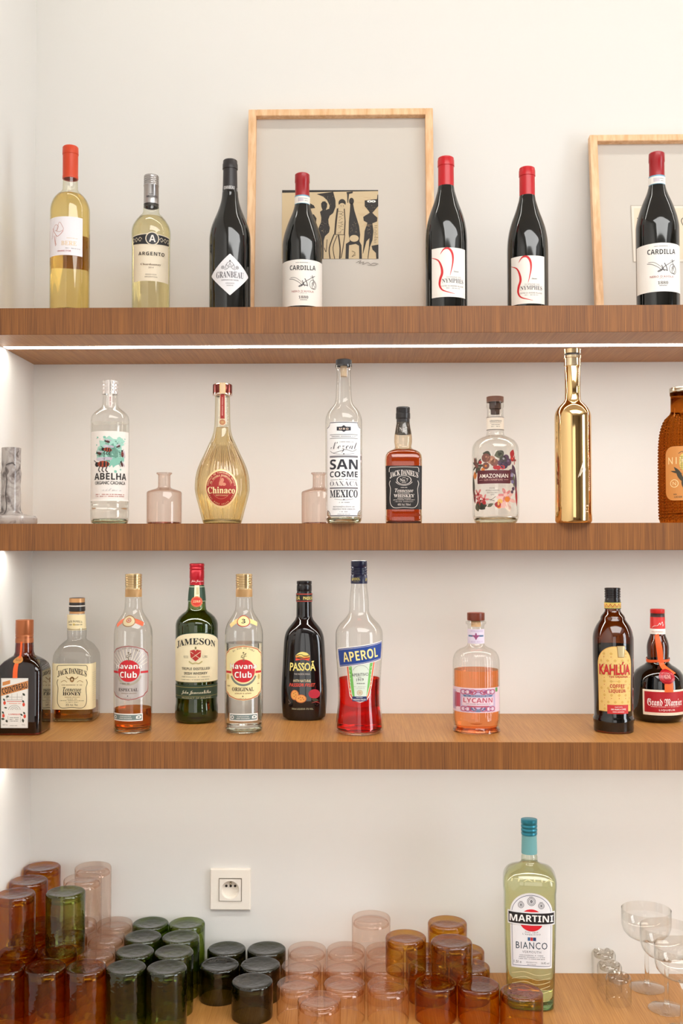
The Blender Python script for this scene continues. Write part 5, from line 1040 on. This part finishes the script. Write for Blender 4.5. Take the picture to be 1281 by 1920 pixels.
b.label(yl, [archp(w_, 1674, 1816, WL)], [archp(w_-3, 1678, 1812, SL)], [archp(w_-3.9, 1679, 1811, WL)],
    [E(dx, 1725.5, 21.5, 20.8, P((206, 24, 40), .5), n=48)]+med(-18.5, 1697, 5.6)+med(0, 1690, 7.6)+med(17.5, 1697.5, 5.6)+
    [T('DAL 1863', dx, 1748.5, 23, 2.8, P((90, 90, 100)), arc=-1, sp=1.3), T("L'APERITIVO", dx, 1752.6, 32, 3, P((90, 90, 100)), arc=-1.5, sp=1.3), B(dx-7, 1757.5, dx-2.6, 1764, P((40, 90, 140))), B(dx-2.2, 1757.5, dx+2.2, 1764, P((190, 40, 50))), B(dx+2.6, 1757.5, dx+8, 1764, P((30, 60, 110))),
     T('BIANCO', dx, 1773, 57, 13, P((40, 62, 78)), bold=.0, sp=1.15), T('VERMOUTH', dx, 1785.2, 34, 4.6, P((110, 112, 120)), sp=1.25), small(dx, 1791.6, 44, 1.7, P((110, 112, 120)), 3), small(dx, 1795, 50, 1.7, P((110, 112, 120)), 4), small(dx, 1798.4, 48, 1.7, P((110, 112, 120)), 6), T('1.5l e', dx-26, 1804.5, 14, 5, P((90, 92, 100))), T('PRODOTTO', dx, 1805, 20, 2, P((90, 92, 100))), T('IN ITALIA', dx, 1809, 16, 2, P((90, 92, 100))), T('14.4% vol', dx+25, 1805.5, 15, 4.4, P((90, 92, 100)))])
bw = 43
b.label(1722, [G([(dx-bw, 1708), (dx, 1710), (dx+bw, 1708), (dx+bw, 1733.5), (dx, 1735), (dx-bw, 1733.5)], WL)], [G([(dx-bw+2, 1710.6), (dx, 1712.4), (dx+bw-2, 1710.6), (dx+bw-2, 1731), (dx, 1732.6), (dx-bw+2, 1731)], P((22, 20, 24), .5))], [T('MARTINI', dx, 1721.6, 78, 12.5, P((240, 238, 236)), bold=.035)], name='banner_label', lift0=.0016)
WV = thin_glass((0.86, 0.88, 0.78), refl=1.8)
b.label(1860, [L([(-34, 1826+i*9+3*math.sin(i)), (-12, 1822+i*9), (10, 1828+i*9), (34, 1823+i*9+2*math.cos(i))], .9, P((222, 214, 168), .15)) for i in range(5)], name='moulded_waves', lift0=.0003)

# ---- tumblers, all standing upside down
def tumbler(kind, mats, base_dense):
    """kind: 'tall' or 'short'; built once per colour, rim on the table"""
    r, h = (0.0372, 0.114) if kind == 'tall' else (0.0395, 0.066)
    root = thing('%s_tumbler' % kind, (0, 0, 0), '', 'glass')
    rr = 0.0048; t = 0.0019
    pr = [(r-t, 0.0), (r-t*.5, -0.0), (r, 0.0012)]+[(r, h*.2), (r, h*.5), (r, h-rr)]
    pr += [(r-rr+rr*math.cos(a), h-rr+rr*math.sin(a)) for a in [PI/2*i/6 for i in range(1, 6)]]
    pr += [(r-rr-.001, h-.0002), (r*.62, h-.0012), (r*.58, h-.0016), (r*.3, h-.0012), (r*.26, h-.0014), (0, h-.0012)]
    lathe('wall', pr, mats[0], root, 56)
    inn = [(0, h-.0075), (r*.6, h-.0078), (r*.8, h-.0085), (r*.88, h-.0105), (r-.0028, h-.015)]
    lathe('thick_base', [(p[0], p[1]) for p in inn]+[(r-.0028, h-.016), (r*.88, h-.0115)], mats[1], root, 48)
    return root, h, r
CT = {'orange': ((0.87, 0.655, 0.13), (0.88, 0.68, 0.36)), 'amber': ((0.88, 0.71, 0.28), (0.88, 0.70, 0.42)), 'green': ((0.54, 0.63, 0.29), (0.66, 0.70, 0.52)),
      'pink': ((0.99, 0.955, 0.93), (0.98, 0.93, 0.90)), 'dark': ((0.42, 0.43, 0.27), (0.58, 0.59, 0.52)), 'lgreen': ((0.67, 0.73, 0.38), (0.72, 0.76, 0.54))}
PROTO = {}
def proto(kind, col):
    if (kind, col) not in PROTO:
        c1, c2 = CT[col]; mats = (thin_glass(c1, 0.35, 1.7, 0.03), thin_glass(c2, 0.5, 1.6, 0.05))
        PROTO[(kind, col)] = list(tumbler(kind, mats, None))+[False]; children_index()
    return PROTO[(kind, col)]
def ordinal(n): return ('front', 'second', 'third', 'back')[n]
HT, HS = 0.114, 0.066
cs = {'orange': 'burnt orange', 'amber': 'honey amber', 'green': 'dark green', 'lgreen': 'olive green', 'pink': 'pale pink', 'dark': 'smoky black green'}
rowsT = [  # kind, colour, top-ellipse centre in the photo, level, label, group
 ('tall', 'orange', 5, 1811, 1, 'burnt orange tall tumbler in the front left corner of the worktop, bottom layer'),
 ('tall', 'orange', 81, 1811, 1, 'burnt orange tall tumbler second from the left in the front row'),
 ('tall', 'orange', 157, 1810, 1, 'bright orange tall tumbler in the front row touching the green ones'),
 ('tall', 'orange', 27, 1782, 1, 'orange tall tumbler carrying the lowest stacked orange one'),
 ('tall', 'amber', 103, 1782, 1, 'honey amber tall tumbler directly under the stacked green one'),
 ('tall', 'orange', 50, 1754, 1, 'orange tall tumbler in the third row by the left wall, bottom layer'),
 ('tall', 'amber', 124, 1754, 1, 'honey amber tall tumbler behind the stacked green one, third row'),
 ('tall', 'orange', 70, 1728, 1, 'orange tall tumbler in the back row by the left wall, bottom layer'),
 ('tall', 'pink', 143, 1726, 1, 'pale pink tall tumbler in the back row hidden under two stacked pink ones'),
 ('tall', 'pink', 178, 1781, 1, 'pale pink tall tumbler second row, between amber and green tumblers'),
 ('tall', 'pink', 197, 1753, 1, 'pale pink tall tumbler third row, left of the green block'),
 ('tall', 'pink', 212, 1726, 1, 'pale pink tall tumbler back row, left of the green block'),
 ('tall', 'green', 234, 1808, 1, 'dark green tall tumbler, front left corner of the green block'),
 ('tall', 'green', 250, 1779, 1, 'dark green tall tumbler, second row left column of the green block'),
 ('tall', 'green', 267, 1751, 1, 'dark green tall tumbler, third row left column of the green block'),
 ('tall', 'green', 281, 1724, 1, 'dark green tall tumbler, back row left column of the green block'),
 ('tall', 'green', 309, 1808, 1, 'dark green tall tumbler, front right corner of the green block'),
 ('tall', 'lgreen', 323, 1779, 1, 'olive rimmed green tall tumbler, second row right column of the green block'),
 ('tall', 'lgreen', 336, 1751, 1, 'olive rimmed green tall tumbler, third row right column of the green block'),
 ('tall', 'lgreen', 349, 1724, 1, 'olive rimmed green tall tumbler, back right corner of the green block under socket'),
 ('tall', 'orange', 18, 1675, 2, 'front stacked orange tall tumbler cut by the left photo edge'),
 ('tall', 'orange', 42, 1650, 2, 'middle one of three stacked orange tall tumblers'),
 ('tall', 'orange', 70, 1624, 2, 'rearmost and highest of the three stacked orange tall tumblers'),
 ('tall', 'lgreen', 123, 1671, 2, 'olive green tall tumbler stacked alone on amber tumblers'),
 ('tall', 'pink', 156, 1645, 2, 'nearer of two stacked clear pink tall tumblers'),
 ('tall', 'pink', 177, 1621, 2, 'farther of two stacked clear pink tall tumblers against the wall'),
 ('short', 'dark', 473, 1838, 1, 'smoky black low tumbler standing at the very front of its block'),
 ('short', 'dark', 411, 1807, 1, 'smoky black low tumbler, middle row, nearest the green tall ones'),
 ('short', 'dark', 488, 1807, 1, 'smoky black low tumbler, middle row beside pink ones'),
 ('short', 'dark', 425, 1777, 1, 'smoky black low tumbler, back row left, below the socket'),
 ('short', 'dark', 500, 1777, 1, 'smoky black low tumbler, back row right'),
 ('short', 'pink', 599, 1873, 1, 'pale pink low tumbler standing nearest the camera'),
 ('short', 'pink', 558, 1842, 1, 'pale pink low tumbler, front row left beside the front black one'),
 ('short', 'pink', 646, 1842, 1, 'pale pink low tumbler, front row middle'),
 ('short', 'pink', 728, 1844, 1, 'pale pink low tumbler, front row right beside amber ones'),
 ('short', 'pink', 565, 1808, 1, 'pale pink low tumbler, middle row left'),
 ('short', 'pink', 643, 1809, 1, 'pale pink low tumbler, middle row centre'),
 ('short', 'pink', 720, 1809, 1, 'pale pink low tumbler, middle row right'),
 ('short', 'pink', 576, 1777, 1, 'pale pink low tumbler, back row left beside black ones'),
 ('short', 'pink', 650, 1777, 1, 'pale pink low tumbler, back row centre'),
 ('short', 'pink', 721, 1778, 1, 'pale pink low tumbler, back row right under the stacked one'),
 ('short', 'pink', 696, 1718, 2, 'single pale pink low tumbler stacked on top of the pink rows'),
 ('short', 'orange', 817, 1841, 1, 'dark amber low tumbler, front row left of the amber block'),
 ('short', 'orange', 898, 1845, 1, 'dark amber low tumbler, front row right of the amber block'),
 ('short', 'orange', 978, 1858, 1, 'dark amber low tumbler standing right in front of the vermouth bottle'),
 ('short', 'amber', 803, 1809, 1, 'honey amber low tumbler, second row left of the amber block'),
 ('short', 'amber', 881, 1810, 1, 'honey amber low tumbler, second row right of the amber block'),
 ('short', 'amber', 797, 1779, 1, 'honey amber low tumbler, back row left of the amber block'),
 ('short', 'amber', 872, 1780, 1, 'honey amber low tumbler, back row right of the amber block'),
 ('short', 'amber', 761, 1755, 2, 'left one of three stacked amber low tumblers, beside the pink ones'),
 ('short', 'amber', 839, 1728, 2, 'rearmost of the three stacked amber low tumblers'),
 ('short', 'amber', 847, 1764, 2, 'nearest right one of the three stacked amber low tumblers'),
]
items = []
for kind, col, px, py, lv, lab in rowsT:
    h = HT if kind == 'tall' else HS; p = atz(px, py, Z4+h*lv); items.append([kind, col, p.x, p.y, lv, lab])
for it_ in range(200):                    # ease glasses apart until none touch
    for i in range(len(items)):
        for j in range(i):
            a, c = items[i], items[j]
            if a[4] != c[4]: continue
            need = (0.0372 if a[0] == 'tall' else 0.0395)+(0.0372 if c[0] == 'tall' else 0.0395)+0.0006
            dx_, dy_ = a[2]-c[2], a[3]-c[3]; d = math.hypot(dx_, dy_)
            if d < need:
                s_ = (need-d)/2/d; a[2] += dx_*s_; a[3] += dy_*s_; c[2] -= dx_*s_; c[3] -= dy_*s_
    for a in items:
        rr = 0.0372 if a[0] == 'tall' else 0.0395
        a[3] = min(a[3], YB-rr-0.001); a[2] = max(a[2], XL+rr+.001)
rt = random.Random(5)
for kind, col, x, y, lv, lab in items:
    pr_ = proto(kind, col); h = HT if kind == 'tall' else HS
    if not pr_[3]: o = pr_[0]; pr_[3] = True
    else: o = copy_tree(pr_[0])
    o.location = (x, y, Z4+h*(lv-1)+(0.0003 if lv > 1 else 0)); o.rotation_euler = (0, 0, rt.uniform(0, 6.28))
    o['label'] = lab; o['category'] = 'glass'; o['group'] = '%s tumblers upside down on the worktop' % ('tall' if kind == 'tall' else 'low')

# ---- three little cut-base glasses
def shot():
    root = thing('shot_glass', (0, 0, 0), '', 'glass'); r, h = 0.0242, 0.053
    m = thin_glass((0.975, 0.975, 0.965), 0.1, 1.9)
    lathe('wall', [(r-.001, 0), (r, .0008), (r, h*.5), (r, h-.006), (r-.0015, h-.002), (r-.004, h)], m, root, 48)
    V, Fc = [(0, 0, h-.002)], []; n_ = 48
    for q_, (rad, zz_) in enumerate(((.006, h-.003), (.011, h-.001), (.016, h-.0035), (.0202, h))):
        for i in range(n_): V.append((rad*math.cos(2*PI*i/n_), rad*math.sin(2*PI*i/n_), zz_-(.0022 if (i//3) % 2 and q_ in (1, 2, 3) else 0)))
    for i in range(n_): Fc.append((0, 1+i, 1+(i+1) % n_))
    for q_ in range(3):
        for i in range(n_): Fc.append((1+q_*n_+i, 1+(q_+1)*n_+i, 1+(q_+1)*n_+(i+1) % n_, 1+q_*n_+(i+1) % n_))
    b0 = len(V)
    for i in range(n_): V.append((.019*math.cos(2*PI*i/n_), .019*math.sin(2*PI*i/n_), h-.011))
    for i in range(n_): Fc.append((1+3*n_+i, b0+i, b0+(i+1) % n_, 1+3*n_+(i+1) % n_))
    Fc.append(tuple(range(b0, b0+n_)))
    link('cut_base', mesh('cut_base', V, Fc, thin_glass((0.93, 0.92, 0.90), 0, 1.3), smooth=20), root); return root
s0 = shot(); children_index()
for i, (px, py, lab) in enumerate(((1132, 1783, 'small clear shot glass, farthest of three, against the wall'), (1143, 1806, 'small clear shot glass in the middle of the diagonal row of three'), (1160, 1828, 'small clear shot glass nearest the camera in the row of three'))):
    o = s0 if i == 0 else copy_tree(s0); p = atz(px, py, Z4+.053); o.location = (p.x, p.y, Z4); o['label'] = lab; o['category'] = 'glass'; o['group'] = 'small shot glasses upside down'
# ---- coupes
def coupe():
    root = thing('champagne_coupe', (0, 0, 0), '', 'glass'); m = thin_glass((0.985, 0.985, 0.978), 0, 2.0)
    lathe('foot', [(0, .0005), (.034, .0), (.0352, .001), (.034, .002), (.018, .0035), (.008, .006), (.005, .012)], m, root, 64)
    lathe('stem', [(0, .0095), (.0052, .0105), (.0042, .02), (.0040, .06), (.0044, .085), (.0065, .0925), (0, .0945)], refr((.98, .98, .97), 1.4), root, 24)
    lathe('bowl', [(0, .0945), (.012, .0952), (.026, .0985), (.038, .105), (.0455, .114), (.0485, .124), (.0492, .138), (.0490, .157), (.0484, .157), (.0486, .138)], m, root, 64)
    return root
c0 = coupe(); children_index()
for i, (px, D, lab) in enumerate(((1213, 2.13, 'clear champagne coupe nearest the wall, leftmost of the three'), (1250, 2.035, 'clear champagne coupe in the middle of the three'), (1279, 1.94, 'clear champagne coupe nearest the camera, at the right photo edge'))):
    o = c0 if i == 0 else copy_tree(c0); p = at(px, 1800, D); o.location = (p.x, D, Z4); o['label'] = lab; o['category'] = 'glass'; o['group'] = 'champagne coupes'
